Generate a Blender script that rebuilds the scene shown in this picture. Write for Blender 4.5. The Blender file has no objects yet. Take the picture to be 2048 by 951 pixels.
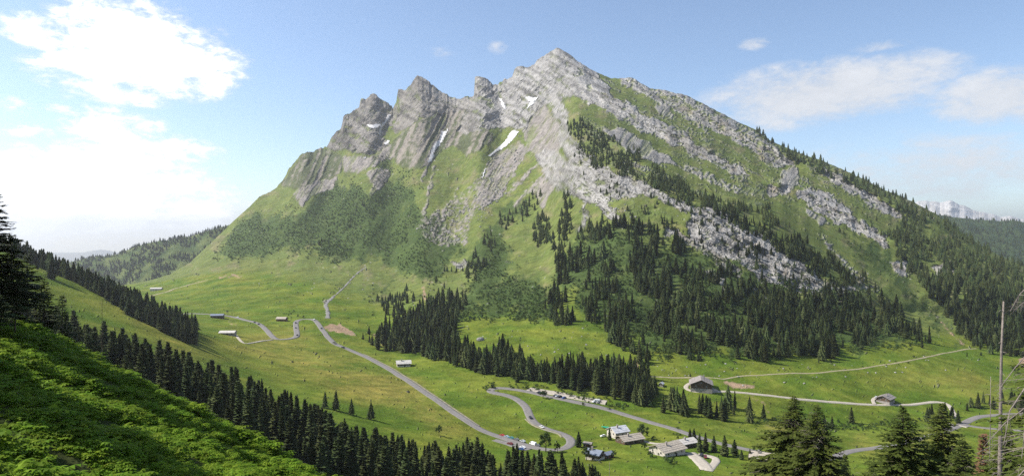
import bpy, math, random
import numpy as np
from mathutils import Vector, Matrix
R = math.radians
rng = np.random.default_rng(7)
random.seed(7)
sc = bpy.context.scene
col = sc.collection

# ------------------------------------------------------------------ camera, sky, sun, exposure
F = 1334.0                                   # focal length in pixels of a 2048 px wide picture
cam_d = bpy.data.cameras.new('camera')
cam = bpy.data.objects.new('camera', cam_d)
col.objects.link(cam)
cam_d.sensor_width = 36.0
cam_d.lens = 36.0 * F / 2048.0
cam_d.clip_start = 0.5
cam_d.clip_end = 90000
cam.location = (0, 0, 0)
cam.rotation_euler = (R(90), 0, 0)
sc.camera = cam

SUN_AZ, SUN_EL = -86.0, 45.0                 # azimuth from the view direction (+Y), positive to +X
sd = Vector((math.sin(R(SUN_AZ)) * math.cos(R(SUN_EL)), math.cos(R(SUN_AZ)) * math.cos(R(SUN_EL)), math.sin(R(SUN_EL))))
sun_d = bpy.data.lights.new('sun', 'SUN')
sun_d.energy = 4.8
sun_d.angle = R(0.53)
sun_d.color = (1.0, 0.95, 0.87)
sun = bpy.data.objects.new('sun', sun_d)
col.objects.link(sun)
sun.rotation_euler = (-sd).to_track_quat('-Z', 'Y').to_euler()

sc.view_settings.view_transform = 'Standard'
sc.view_settings.look = 'None'
sc.view_settings.gamma = 1.0
sc.view_settings.use_curve_mapping = False
sc.view_settings.exposure = 0.8
sc.cycles.use_denoising = False
sc.cycles.use_adaptive_sampling = False
sc.cycles.max_bounces = 5
sc.cycles.diffuse_bounces = 3
sc.cycles.glossy_bounces = 2
sc.cycles.transparent_max_bounces = 6
sc.cycles.volume_bounces = 0
sc.cycles.sample_clamp_indirect = 3.0

# small helpers for node trees
class NT:
    def __init__(s, tree):
        s.t = tree; s.n = tree.nodes; s.l = tree.links
    def node(s, typ, **kw):
        n = s.n.new(typ)
        for k, v in kw.items():
            if k == 'inp':
                for i, val in v.items():
                    if hasattr(val, 'is_output') or isinstance(val, bpy.types.NodeSocket):
                        s.l.new(val, n.inputs[i])
                    else:
                        n.inputs[i].default_value = val
            else:
                setattr(n, k, v)
        return n
    def math(s, op, a, b=0.0, c=0.0, clamp=False):
        n = s.node('ShaderNodeMath', operation=op, inp={0: a, 1: b, 2: c}); n.use_clamp = clamp
        return n.outputs[0]
    def mix(s, fac, a, b, blend='MIX'):
        n = s.n.new('ShaderNodeMix'); n.data_type = 'RGBA'; n.blend_type = blend
        for i, val in ((0, fac), (6, a), (7, b)):
            if isinstance(val, bpy.types.NodeSocket): s.l.new(val, n.inputs[i])
            else: n.inputs[i].default_value = val if i == 0 else (*val, 1.0)
        return n.outputs[2]
    def noise(s, vec, scale, detail=4, rough=0.55, dist=0.0, out=0):
        n = s.node('ShaderNodeTexNoise', inp={'Scale': scale, 'Detail': detail, 'Roughness': rough, 'Distortion': dist})
        if vec is not None: s.l.new(vec, n.inputs['Vector'])
        return n.outputs[out]
    def ramp(s, fac, a, b, v0=0.0, v1=1.0):
        n = s.node('ShaderNodeMapRange', interpolation_type='SMOOTHSTEP', inp={0: fac, 1: a, 2: b, 3: v0, 4: v1})
        return n.outputs[0]

world = bpy.data.worlds.new('World')
sc.world = world
world.use_nodes = True
w = NT(world.node_tree)
w.n.clear()
geo = w.node('ShaderNodeTexCoord').outputs['Generated']
sky = w.node('ShaderNodeTexSky', sky_type='NISHITA')
sky.sun_disc = False
sky.sun_elevation = R(SUN_EL)
sky.sun_rotation = R(SUN_AZ)
sky.altitude = 1500
sky.air_density = 1.0
sky.dust_density = 0.7
sky.ozone_density = 1.0
sep = w.node('ShaderNodeSeparateXYZ', inp={0: geo})
X, Y, Z = sep.outputs
AZ = w.math('MULTIPLY', w.math('ARCTAN2', X, Y), 57.2958)
EL = w.math('MULTIPLY', w.math('ARCSINE', Z), 57.2958)
# cloud noise: stretched along the horizon
cv = w.node('ShaderNodeCombineXYZ', inp={0: w.math('MULTIPLY', AZ, 0.06), 1: w.math('MULTIPLY', EL, 0.12), 2: 0.0}).outputs[0]
big = w.noise(cv, 1.7, 8, 0.62, 0.3)
fine = w.noise(cv, 7.0, 6, 0.65, 0.2)
def blob(az, el, ra, re, s):
    a = w.math('DIVIDE', w.math('SUBTRACT', AZ, az), ra)
    e = w.math('DIVIDE', w.math('SUBTRACT', EL, el), re)
    r = w.math('ADD', w.math('MULTIPLY', a, a), w.math('MULTIPLY', e, e))
    return w.math('MULTIPLY', w.math('SUBTRACT', 1.0, r, clamp=True), s)
def ae(px, py):
    u, v = (px - 1024) / F, (475.5 - py) / F
    return math.degrees(math.atan(u)), math.degrees(math.atan(v / math.sqrt(1 + u * u)))
cum = None
for px, py, rx, ry, s in ((250, 95, 175, 125, 1.0), (385, 125, 130, 85, 0.8), (440, 150, 60, 22, .5), (420, 400, 60, 30, .6), (60, 130, 70, 26, .4), (215, 170, 150, 60, 0.6), (70, 65, 95, 48, 0.8), (225, 250, 110, 50, 0.62), (190, 395, 330, 125, 0.95), (330, 330, 160, 70, 0.8),
                          (30, 215, 60, 26, .55), (110, 215, 50, 14, .5), (40, 262, 70, 20, .55), (-250, 250, 220, 170, 0.9), (-600, 60, 260, 150, .8)):
    a, e = ae(px, py)
    b = blob(a, e, rx / F * 57.3 * math.cos(R(a)), ry / F * 57.3 * math.cos(R(a)), s)
    cum = b if cum is None else w.math('MAXIMUM', cum, b)
soft = None
for px, py, rx, ry, s in ((1640, 185, 260, 75, 1.0), (1800, 150, 150, 60, .7), (2020, 190, 170, 75, 0.9), (1900, 330, 340, 90, .55), (1560, 230, 150, 40, .6), (1510, 88, 40, 16, .5), (1760, 92, 70, 14, .5), (995, 94, 26, 18, .34), (885, 106, 34, 18, .34), (2350, 150, 220, 110, .9), (1630, 245, 60, 14, .4), (2600, 300, 300, 120, .8)):
    a, e = ae(px, py)
    b = blob(a, e, rx / F * 57.3 * math.cos(R(a)), ry / F * 57.3 * math.cos(R(a)), s)
    soft = b if soft is None else w.math('MAXIMUM', soft, b)
# the rest of the sky carries the same scattered clouds
gen = w.ramp(w.noise(geo, 2.2, 3, 0.5), 0.50, 0.75, 0.0, 0.6)
away = w.ramp(w.math('ABSOLUTE', AZ), 45, 60)
cum = w.math('MAXIMUM', cum, w.math('MULTIPLY', gen, away))
wisp = w.noise(cv, 22.0, 5, 0.7, 0.4)
tex = w.math('ADD', w.math('ADD', w.math('MULTIPLY', big, 0.5), w.math('MULTIPLY', fine, 0.34)), w.math('MULTIPLY', wisp, 0.16))
tex = w.math('MULTIPLY', w.math('SUBTRACT', tex, 0.5), 2.6)
cumf = w.math('MULTIPLY', w.ramp(w.math('ADD', cum, w.math('MULTIPLY', tex, 1.7)), 0.05, 0.85), w.ramp(cum, 0.0, 0.25))
softf = w.math('MULTIPLY', w.math('MULTIPLY', w.ramp(w.math('ADD', soft, w.math('MULTIPLY', tex, 1.5)), 0.0, 1.0), w.ramp(soft, 0.0, 0.35)), 0.85)
fac = w.math('MAXIMUM', cumf, softf)
bright = w.math('ADD', w.math('MULTIPLY', cumf, 4.6), w.math('ADD', 4.5, w.math('MULTIPLY', tex, 1.4)))
cloudcol = w.node('ShaderNodeVectorMath', operation='SCALE')
cloudcol.inputs[0].default_value = (1.0, 1.0, 1.01)
w.l.new(bright, cloudcol.inputs['Scale'])
skyout = w.mix(fac, sky.outputs[0], (1, 1, 1))
w.l.new(cloudcol.outputs[0], skyout.node.inputs[7])
bg = w.node('ShaderNodeBackground', inp={'Color': skyout, 'Strength': 0.11})
w.l.new(bg.outputs[0], w.node('ShaderNodeOutputWorld').inputs[0])

# ------------------------------------------------------------------ small tools
def tag(o, label=None, cat=None, group=None, kind=None):
    if label: o['label'] = label
    if cat: o['category'] = cat
    if group: o['group'] = group
    if kind: o['kind'] = kind
    return o
def link(name, me, parent=None, mat=None):
    o = bpy.data.objects.new(name, me)
    col.objects.link(o)
    if parent is not None: o.parent = parent
    if mat is not None and me is not None and not me.materials: me.materials.append(mat)
    return o
def empty(name, loc, rz=0.0):
    o = bpy.data.objects.new(name, None); col.objects.link(o)
    o.empty_display_size = 0.5
    o.location = loc; o.rotation_euler = (0, 0, rz)
    return o
class MB:
    def __init__(s): s.v = []; s.f = []; s.m = []
    def add(s, vs, fs, mi=0):
        b = len(s.v); s.v += [tuple(p) for p in vs]; s.f += [tuple(i + b for i in f) for f in fs]; s.m += [mi] * len(fs)
    def box(s, c, d, mi=0, rz=0.0):
        cx, cy, cz = c; dx, dy, dz = (k / 2 for k in d)
        cs, sn = math.cos(rz), math.sin(rz)
        vs = []
        for z in (-dz, dz):
            for x, y in ((-dx, -dy), (dx, -dy), (dx, dy), (-dx, dy)):
                vs.append((cx + x * cs - y * sn, cy + x * sn + y * cs, cz + z))
        s.add(vs, [(3, 2, 1, 0), (4, 5, 6, 7), (0, 1, 5, 4), (1, 2, 6, 5), (2, 3, 7, 6), (3, 0, 4, 7)], mi)
    def tube(s, pts, rad, n=6, mi=0, cap=True):
        vs = []
        for i, p in enumerate(pts):
            p = Vector(p)
            t = (Vector(pts[min(i + 1, len(pts) - 1)]) - Vector(pts[max(i - 1, 0)]))
            if t.length < 1e-6: t = Vector((0, 0, 1))
            t.normalize()
            a = t.cross(Vector((0.31, 0.95, 0.05))); a.normalize(); b = t.cross(a)
            for k in range(n):
                an = 2 * math.pi * k / n
                vs.append(p + (a * math.cos(an) + b * math.sin(an)) * rad[i])
        fs = []
        for i in range(len(pts) - 1):
            for k in range(n):
                k2 = (k + 1) % n
                fs.append((i * n + k, i * n + k2, (i + 1) * n + k2, (i + 1) * n + k))
        if cap:
            fs.append(tuple(reversed(range(n)))); e = (len(pts) - 1) * n; fs.append(tuple(range(e, e + n)))
        s.add(vs, fs, mi)
    def mesh(s, name, mats, smooth=False):
        me = bpy.data.meshes.new(name)
        me.from_pydata(s.v, [], s.f)
        for m in (mats if isinstance(mats, (list, tuple)) else [mats]): me.materials.append(m)
        if len(me.materials) > 1: me.polygons.foreach_set('material_index', s.m)
        if smooth: me.polygons.foreach_set('use_smooth', [True] * len(s.f))
        me.update()
        return me
    def build(s, name, mats, parent=None, smooth=False):
        return link(name, s.mesh(name, mats, smooth), parent)

_perm = rng.permutation(1024).astype(np.int32); _perm2 = np.concatenate([_perm, _perm])
_ang = np.linspace(0, 2 * np.pi, 1024, endpoint=False)
_gx = np.cos(_ang).astype(np.float32) * 1.5; _gy = np.sin(_ang).astype(np.float32) * 1.5
def perlin(x, y):
    x, y = np.broadcast_arrays(np.asarray(x, np.float32), np.asarray(y, np.float32))
    fx0 = np.floor(x); fy0 = np.floor(y)
    xf = x - fx0; yf = y - fy0
    xi = fx0.astype(np.int32) & 1023; yi = fy0.astype(np.int32) & 1023
    u = xf * xf * (3 - 2 * xf); v = yf * yf * (3 - 2 * yf)
    pa = _perm[xi] + yi; pb = _perm[(xi + 1) & 1023] + yi
    h = _perm2[pa]; a = _gx[h] * xf + _gy[h] * yf
    h = _perm2[pb]; b = _gx[h] * (xf - 1) + _gy[h] * yf
    a += (b - a) * u
    pa += 1; pb += 1
    pa &= 2047; pb &= 2047
    h = _perm2[pa]; c = _gx[h] * xf + _gy[h] * (yf - 1)
    h = _perm2[pb]; d = _gx[h] * (xf - 1) + _gy[h] * (yf - 1)
    c += (d - c) * u
    a += (c - a) * v
    return a
def fbm(x, y, octs=5, gain=0.5, lac=2.03):
    s = 0; a = 1.0; t = 0
    for i in range(octs):
        s = s + a * perlin(x + 17.3 * i, y - 9.1 * i); t += a; a *= gain; x = x * lac; y = y * lac
    return s / t
def ridged(x, y, octs=5, gain=0.55, lac=2.07):
    s = 0; a = 1.0; t = 0
    for i in range(octs):
        s = s + a * (1 - 2 * np.abs(perlin(x + 31.7 * i, y + 11.9 * i))); t += a; a *= gain; x = x * lac; y = y * lac
    return s / t
def sstep(x, a, b):
    t = np.clip((x - a) / (b - a), 0, 1); return t * t * (3 - 2 * t)

# masks are outlines of ground cover, drawn where the photograph shows them and carried onto the terrain
MX0, MY0, MW, MH, MS = -400, 40, 1440, 540, 2.0
def raster(polys=(), strokes=(), blur=2):
    m = np.zeros((MH, MW), np.float32)
    for poly in polys:
        wgt = 1.0
        if isinstance(poly, tuple): poly, wgt = poly
        p = np.array(poly, float); p[:, 0] = (p[:, 0] - MX0) / MS; p[:, 1] = (p[:, 1] - MY0) / MS
        x0, x1 = int(max(0, p[:, 0].min())), int(min(MW, p[:, 0].max() + 2)); y0, y1 = int(max(0, p[:, 1].min())), int(min(MH, p[:, 1].max() + 2))
        if x1 <= x0 or y1 <= y0: continue
        gx, gy = np.meshgrid(np.arange(x0, x1) + .5, np.arange(y0, y1) + .5)
        ins = np.zeros(gx.shape, bool)
        for i in range(len(p)):
            (ax, ay), (bx, by) = p[i], p[(i + 1) % len(p)]
            if ay == by: continue
            cond = ((ay > gy) != (by > gy)) & (gx < (bx - ax) * (gy - ay) / (by - ay) + ax)
            ins ^= cond
        m[y0:y1, x0:x1] = np.maximum(m[y0:y1, x0:x1], ins * wgt)
    for pts, wd, wgt in strokes:
        p = np.array(pts, float); p[:, 0] = (p[:, 0] - MX0) / MS; p[:, 1] = (p[:, 1] - MY0) / MS; r = wd / 2 / MS
        for i in range(len(p) - 1):
            a, b = p[i], p[i + 1]
            x0, x1 = int(max(0, min(a[0], b[0]) - r - 2)), int(min(MW, max(a[0], b[0]) + r + 3)); y0, y1 = int(max(0, min(a[1], b[1]) - r - 2)), int(min(MH, max(a[1], b[1]) + r + 3))
            if x1 <= x0 or y1 <= y0: continue
            gx, gy = np.meshgrid(np.arange(x0, x1) + .5, np.arange(y0, y1) + .5)
            d = b - a; L = max(d @ d, 1e-6)
            t = np.clip(((gx - a[0]) * d[0] + (gy - a[1]) * d[1]) / L, 0, 1)
            ds = np.hypot(gx - a[0] - t * d[0], gy - a[1] - t * d[1])
            m[y0:y1, x0:x1] = np.maximum(m[y0:y1, x0:x1], wgt * np.clip(r + .5 - ds, 0, 1))
    for _ in range(2):
        if blur > 0:
            k = int(blur)
            for ax in (0, 1):
                acc = np.zeros_like(m)
                for s in range(-k, k + 1): acc += np.roll(m, s, ax)
                m = acc / (2 * k + 1)
    return m
_warp = {}
def sample(m, px, py, warp=0.0, wl=25.0):
    if warp:
        wl = 27.0 if wl < 100 else wl; key = (id(py), wl)
        if key not in _warp: _warp[key] = (py, fbm(px / wl, py / wl, 4), fbm(px / wl + 50, py / wl + 80, 4))
        dx, dy = _warp[key][1] * warp, _warp[key][2] * warp
        px = px + dx; py = py + dy
    x = np.clip((px - MX0) / MS - .5, 0, MW - 1.01); y = np.clip((py - MY0) / MS - .5, 0, MH - 1.01)
    xi = x.astype(int); yi = y.astype(int); xf = x - xi; yf = y - yi
    return (m[yi, xi] * (1 - xf) + m[yi, xi + 1] * xf) * (1 - yf) + (m[yi + 1, xi] * (1 - xf) + m[yi + 1, xi + 1] * xf) * yf

# ------------------------------------------------------------------ ground cover outlines
def P(*a): return [(a[i], a[i + 1]) for i in range(0, len(a), 2)]
ROCK = raster([
    P(653,297,660,275,672,255,687,235,700,228,720,205,722,190,742,180,765,190,790,210,792,232,780,262,770,280,780,284,755,305,735,312,700,302),
    P(793,232,795,172,812,172,833,142,858,157,890,182,900,190,945,195,950,215,930,225,880,225,840,235,825,250,800,262,788,260),
    P(915,200,940,190,946,145,965,145,985,160,1000,170,1005,155,1025,145,1030,125,1072,122,1115,86,1150,108,1192,138,1230,195,1235,235,1200,215,1160,190,1128,192,1122,250,1095,205,1062,230,1050,256,1030,258,980,258,940,265,915,265,925,235),
    P(1150,130,1190,160,1230,195,1311,238,1355,255,1402,292,1440,318,1481,332,1500,352,1481,354,1402,316,1311,272,1230,232,1150,192),
    P(1112,190,1132,210,1140,280,1180,310,1220,340,1260,355,1330,385,1380,410,1440,420,1490,455,1530,470,1560,500,1620,535,1650,560,1610,585,1560,570,1520,560,1500,535,1480,525,1440,515,1390,480,1366,450,1390,430,1330,405,1290,390,1240,400,1200,405,1180,372,1140,335,1118,285),
    (P(1225,150,1268,148,1300,170,1370,187,1440,222,1510,262,1560,305,1590,335,1545,334,1500,303,1450,272,1400,252,1370,238,1330,214,1300,200,1260,180), .72),
    P(1555,312,1580,322,1590,336,1560,332), P(1640,335,1680,348,1740,388,1800,422,1816,442,1780,428,1720,398,1660,358),
    P(1588,382,1618,374,1650,385,1690,413,1730,446,1770,468,1774,492,1730,474,1690,453,1640,424,1600,402),
    P(1530,372,1585,372,1580,392,1540,390),
    P(1783,524,1815,524,1822,546,1800,550), P(1862,528,1900,518,1912,546,1880,555),
    (P(1065,310,1112,296,1150,340,1205,398,1245,425,1205,412,1140,392,1100,372), .8),
    (P(1560,540,1640,560,1720,575,1700,600,1620,590,1560,570), .7),
    P(905,520,930,518,935,535,912,540),
], [(P(1136,378,1180,393,1215,422,1238,446), 13, 1), (P(1340,462,1380,480,1420,505,1475,545), 15, 1), (P(1640,468,1690,520,1722,562), 11, .6), (P(1170,400,1172,430,1158,460), 12, .8), (P(1415,545,1440,560), 16, .7), (P(1445,570,1455,590), 12, .7), (P(1510,580,1555,605), 10, .8), (P(1600,548,1680,575,1755,575), 12, .6)], 1)
RIBS = raster([
    P(790,275,825,248,870,218,940,212,955,255,935,275,905,292,880,302,850,332,828,338,800,328,775,305),
    P(560,372,590,330,610,300,640,293,660,300,688,312,684,346,660,354,610,372,590,378),
    P(915,262,980,258,985,285,960,300,935,310,915,300),
], [], 2)
SCREE = raster([
    P(598,372,650,358,678,350,668,372,640,390,618,396,602,416,588,388), P(686,310,733,316,716,341,690,345), P(780,288,850,262,800,310,740,335,708,348,733,320),
    P(733,345,760,333,783,345,762,376,733,398,745,370), P(1058,232,1090,203,1118,250,1122,292,1092,322,1060,302,1044,262),
    (P(988,312,1040,278,1062,302,1030,350,1002,390,962,425,955,385), .8), P(1072,412,1098,362,1110,370,1090,414),
    P(1608,413,1640,428,1662,446,1640,450,1620,436), P(1306,212,1335,204,1347,237,1320,226), P(1205,258,1250,258,1335,310,1352,332,1300,322,1240,292),
    (P(828,452,890,408,965,388,945,450,932,492,880,494,840,474), .52), (P(850,440,960,350,975,362,900,450), .5),
    (P(1090,330,1130,320,1120,360,1080,400,1060,390), .7),
    (P(560,330,640,330,620,360,560,372), .3),
    P(1560,345,1590,330,1600,350,1585,385,1565,380), (P(1340,320,1420,345,1520,395,1480,392,1400,360), .6),
], [(P(1015,388,1050,352,1075,330), 8, .8), (P(1030,410,1075,362), 8, .9), (P(870,330,855,400,845,440), 7, .8), (P(650,612,652,600), 5, 1), (P(652,600,690,570,730,535), 3, .8), (P(1790,545,1870,630,1940,695), 5, .5), (P(1000,300,960,350,955,380), 9, .7), (P(860,320,845,360), 8, .8), (P(890,420,930,350), 6, .6)], 1)
DIRT = raster([P(640,655,680,648,705,660,715,672,690,668,655,662), P(1430,760,1500,768,1520,776,1470,775), P(2030,715,2080,705,2100,735,2050,738)], [(P(1276,725,1272,742,1275,750), 9, .9), (P(1490,790,1520,800,1540,825), 10, .5), (P(745,660,770,690), 10, .5), (P(845,575,855,600), 7, .8), (P(460,640,470,650), 12, .5), (P(1880,640,1930,690), 5, .8), (P(430,558,500,550), 8, .6)], 1)
SHRUB = raster([
    P(390,530,480,442,540,418,600,415,640,395,700,372,745,390,790,350,832,382,842,420,830,470,760,520,700,540,640,515,600,500,540,505,450,515),
    P(745,318,775,310,792,345,775,355,750,332), P(800,440,870,420,900,450,930,500,880,560,820,540,760,530),
    P(920,640,915,600,945,545,1010,465,1040,560,1110,575,1115,640,980,632), (P(1100,560,1180,440,1400,500,1700,590,1860,690,1700,700,1300,710,1180,640), .9),
    (P(1640,440,1780,500,1790,540,1900,640,1940,690,1900,700,1820,600,1760,560,1700,500), .8),
], [(P(560,480,620,400,680,350,730,320), 16, .8), (P(740,600,800,560,860,540), 40, .5), (P(1060,400,1010,440,960,500), 40, .8)], 8)
DRY = raster([P(470,660,600,670,760,730,900,820,960,870,850,850,700,790,540,720,450,690), (P(1300,830,1500,835,1640,860,1600,870,1450,860), .8), (P(1690,850,1800,880,1920,850,1900,900,1720,900), 1), (P(1750,760,1960,740,2000,760,1900,790), .8), (P(40,500,200,590,420,690,700,840,500,760,250,650), .6)], [(P(380,560,520,545), 20, .6)], 8)

# ------------------------------------------------------------------ terrain lines: (pixel column, pixel row, distance in metres), near to far
LN = {}
LN['K0'] = [(-400,740,190),(0,760,210),(100,780,220),(400,880,210),(600,960,230),(800,1030,240),(1000,1050,255),(1300,1060,265),(1600,1070,275),(2048,1080,285),(2450,1080,285)]
LN['K1'] = [(-400,650,330),(0,680,330),(100,700,330),(400,800,330),(600,860,340),(800,900,360),(1000,930,370),(1300,940,372),(1700,955,378),(2048,965,380),(2450,965,380)]
LN['K3'] = [(-400,310,690),(-200,390,660),(0,478,620),(60,506,605),(100,527,600),(200,573,590),(300,620,580),(380,660,580),(500,700,600),(650,740,570),(800,790,540),(1000,850,500),(1200,870,480),(1400,880,465),(1700,890,480),(2048,890,485),(2450,890,485)]
LN['K4'] = [(-400,640,820),(0,640,820),(200,640,810),(380,648,770),(500,670,730),(650,700,680),(800,740,630),(1000,790,560),(1200,812,540),(1400,832,530),(1700,848,555),(2048,835,580),(2450,835,580)]
LN['K5'] = [(-400,600,1300),(0,600,1300),(200,600,1200),(330,600,1150),(450,592,1150),(560,610,1000),(650,635,900),(760,680,800),(900,710,690),(1000,740,640),(1100,755,610),(1250,768,595),(1400,762,610),(1700,742,660),(1950,712,750),(2048,720,760),(2450,735,760)]
LN['K6'] = [(-400,580,1900),(0,580,1900),(200,575,1850),(330,562,1700),(450,545,1500),(560,560,1300),(650,590,1130),(760,640,950),(900,650,800),(1000,650,770),(1150,650,740),(1300,715,662),(1500,705,682),(1700,690,740),(1850,680,800),(1950,684,850),(2048,695,850),(2450,730,850)]
SKY = [(-400,600),(0,590),(200,578),(300,560),(340,548),(380,525),(400,505),(430,478),(460,448),(480,430),(500,412),(519,393),(550,378),(568,356),(576,340),(604,307),(615,303),(626,303),(639,296),(653,294),(661,278),(670,266),(683,255),(687,231),(699,228),(708,220),(718,215),(721,198),(732,197),(741,188),(752,190),(765,199),(784,212),(786,218),(790,207),(792,207),(796.5,177),(812,180),(828,160),(835,150),(850,157),(885,186),(918,199),(929,193),(945,194),(948.5,190),(949.5,154),(957,152),(973,157),(986,168),(995,168),(1004,165),(1009,157),(1025,154),(1028,140),(1034,133),(1052,134),(1068,130),(1075,119),(1094,108),(1115,95),(1134,105),(1165,129),(1184,140),(1222,157),(1250,156),(1263,155),(1271,159),(1300,177),(1311,178),(1331,180),(1352,187),(1364,187),(1390,199),(1421,215),(1450,230),(1481,246),(1513,260),(1541,281),(1579,298),(1604,308),(1642,320),(1677,335),(1727,358),(1768,379),(1815,398),(1863,423),(1900,445),(1960,490),(2000,512),(2048,532),(2450,712)]
SKYD = [(-400,2400),(300,2000),(400,2150),(500,2300),(600,2450),(653,2560),(720,2700),(786,2700),(791,2640),(835,2590),(918,2500),(947,2430),(951,2390),(985,2390),(1005,2400),(1030,2350),(1115,2250),(1222,2130),(1311,2050),(1402,2000),(1481,1950),(1572,1880),(1690,1820),(1768,1770),(1850,1720),(1950,1680),(2048,1650),(2450,1600)]
RIGHT = {  # px: rows of (py, distance) for foot/top of the three tilted limestone steps
    1150: ((395,1250),(300,1400),(230,1560),(205,1800),(160,1950),(140,2080),(125,2150)),
    1230: ((445,1080),(350,1180),(280,1330),(230,1680),(195,1740),(180,1980),(168,2050)),
    1311: ((470,1020),(378,1100),(335,1220),(270,1600),(238,1650),(205,1900),(186,1950)),
    1402: ((510,960),(420,1040),(385,1150),(312,1500),(290,1530),(248,1800),(215,1850)),
    1481: ((545,930),(460,1000),(412,1100),(350,1430),(335,1450),(285,1720),(262,1750)),
    1572: ((575,920),(510,970),(455,1060),(392,1370),(368,1400),(330,1640),(305,1660)),
    1690: ((600,920),(568,940),(535,1000),(448,1300),(420,1330),(370,1560),(352,1575)),
    1768: ((620,940),(605,950),(570,990),(488,1250),(465,1280),(415,1500),(398,1510)),
    1850: ((625,980),(610,990),(590,1010),(530,1200),(515,1220),(450,1450),(435,1460)),
    1950: ((625,1000),(610,1010),(595,1030),(560,1150),(545,1190),(510,1400),(500,1420)),
    2048: ((640,1000),(630,1010),(615,1040),(590,1150),(580,1180),(550,1400),(545,1420)),
    2450: ((722,1000),(720,1010),(718,1040),(716,1150),(715,1180),(714,1400),(713,1420))}
def li(lst, x, k): a = np.array(lst, float); return np.interp(x, a[:, 0], a[:, k])
NAMES = ['F1', 'T1', 'E', 'F2', 'T2', 'F3', 'T3']
FR = (.25, .40, .50, .62, .74, .84, .92)
for i, nm in enumerate(NAMES):
    L = []
    for px in (-400, 0, 200, 300, 340, 380, 400, 430, 460, 500, 550, 604, 653, 700, 741, 786, 835, 885, 918, 957, 1004, 1052, 1085):
        k = LN['K6']; p0, d0 = li(k, px, 1), li(k, px, 2); p1, d1 = li(SKY, px, 1), li(SKYD, px, 1)
        L.append((px, p0 + (p1 - p0) * FR[i], d0 + (d1 - d0) * FR[i] ** 0.95))
    for px in sorted(RIGHT): L.append((px, *RIGHT[px][i]))
    LN[nm] = L
order = ['K0', 'K1', 'K3', 'K4', 'K5', 'K6'] + NAMES + ['S']
rows_between = [34, 70, 44, 46, 46, 80, 44, 32, 44, 26, 34, 22, 26]
PXS = np.arange(-400, 2451, 2.25)
NC = len(PXS)
lpy, ld = [], []
def smooth1(a, k):
    for _ in range(2):
        p = np.pad(a, k, mode='edge'); c = np.cumsum(np.concatenate([[0], p])); a = (c[2 * k + 1:] - c[:-(2 * k + 1)]) / (2 * k + 1)
    return a
for nm in order:
    if nm == 'S':
        py = li(SKY, PXS, 1); d = li(SKYD, PXS, 1)
        rough = np.interp(PXS, [300, 480, 640, 800, 1000, 1080, 1150, 1300, 2450], [1, 1.5, 6, 5, 5, 2.5, 2.5, 2, 1.5])
        py = py + rough * (fbm(PXS / 14, PXS * 0 + 3, 4) * 1.1 + .4 * perlin(PXS / 4.6, PXS * 0 + 9))
        d = smooth1(d, 9)
    else:
        k = 12 if nm[0] == 'K' else 5
        py = smooth1(li(LN[nm], PXS, 1), k); d = smooth1(li(LN[nm], PXS, 2), k)
        if nm[0] != 'K':
            py = py + 6 * fbm(PXS / 40, PXS * 0 + len(lpy) * 7, 4) * np.interp(PXS, [1000, 1200], [.4, 1])
    lpy.append(py); ld.append(d)
gp, gd, row_of = [], [], {}
r = 0
for i, nm in enumerate(order):
    row_of[nm] = r
    if i == len(order) - 1: break
    n = rows_between[i]
    for j in range(n):
        t = j / n
        gp.append(lpy[i] * (1 - t) + lpy[i + 1] * t); gd.append(ld[i] * (1 - t) + ld[i + 1] * t)
    r += n
gp.append(lpy[-1]); gd.append(ld[-1])
gp = np.array(gp); gd = np.array(gd)
# work with heights; ease the bends of the meadow rows
gz = (475.5 - gp) / F * gd
def vsmooth(a, k, w):
    s = a
    for _ in range(2):
        p = np.pad(s, ((k, k), (0, 0)), mode='edge'); c = np.cumsum(np.vstack([np.zeros((1, p.shape[1])), p]), 0); s = (c[2 * k + 1:] - c[:-(2 * k + 1)]) / (2 * k + 1)
    return a + (s - a) * w[:, None]
NRs = gp.shape[0]
ri = np.arange(NRs)
wm = 1 - sstep(ri, row_of['K6'] + 5, row_of['K6'] + 45)
ws = (1 - sstep(ri, row_of['T3'], row_of['S'] - 6)) * .8
for k, wgt in ((8, wm), (3, ws)):
    gz = vsmooth(gz, k, wgt); gd = vsmooth(gd, k, wgt)
gp = 475.5 - gz / gd * F
PX = np.broadcast_to(PXS[None, :], gp.shape).copy()
mtn = sstep(ri, row_of['K6'] - 6, row_of['K6'] + 40)[:, None]
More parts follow.
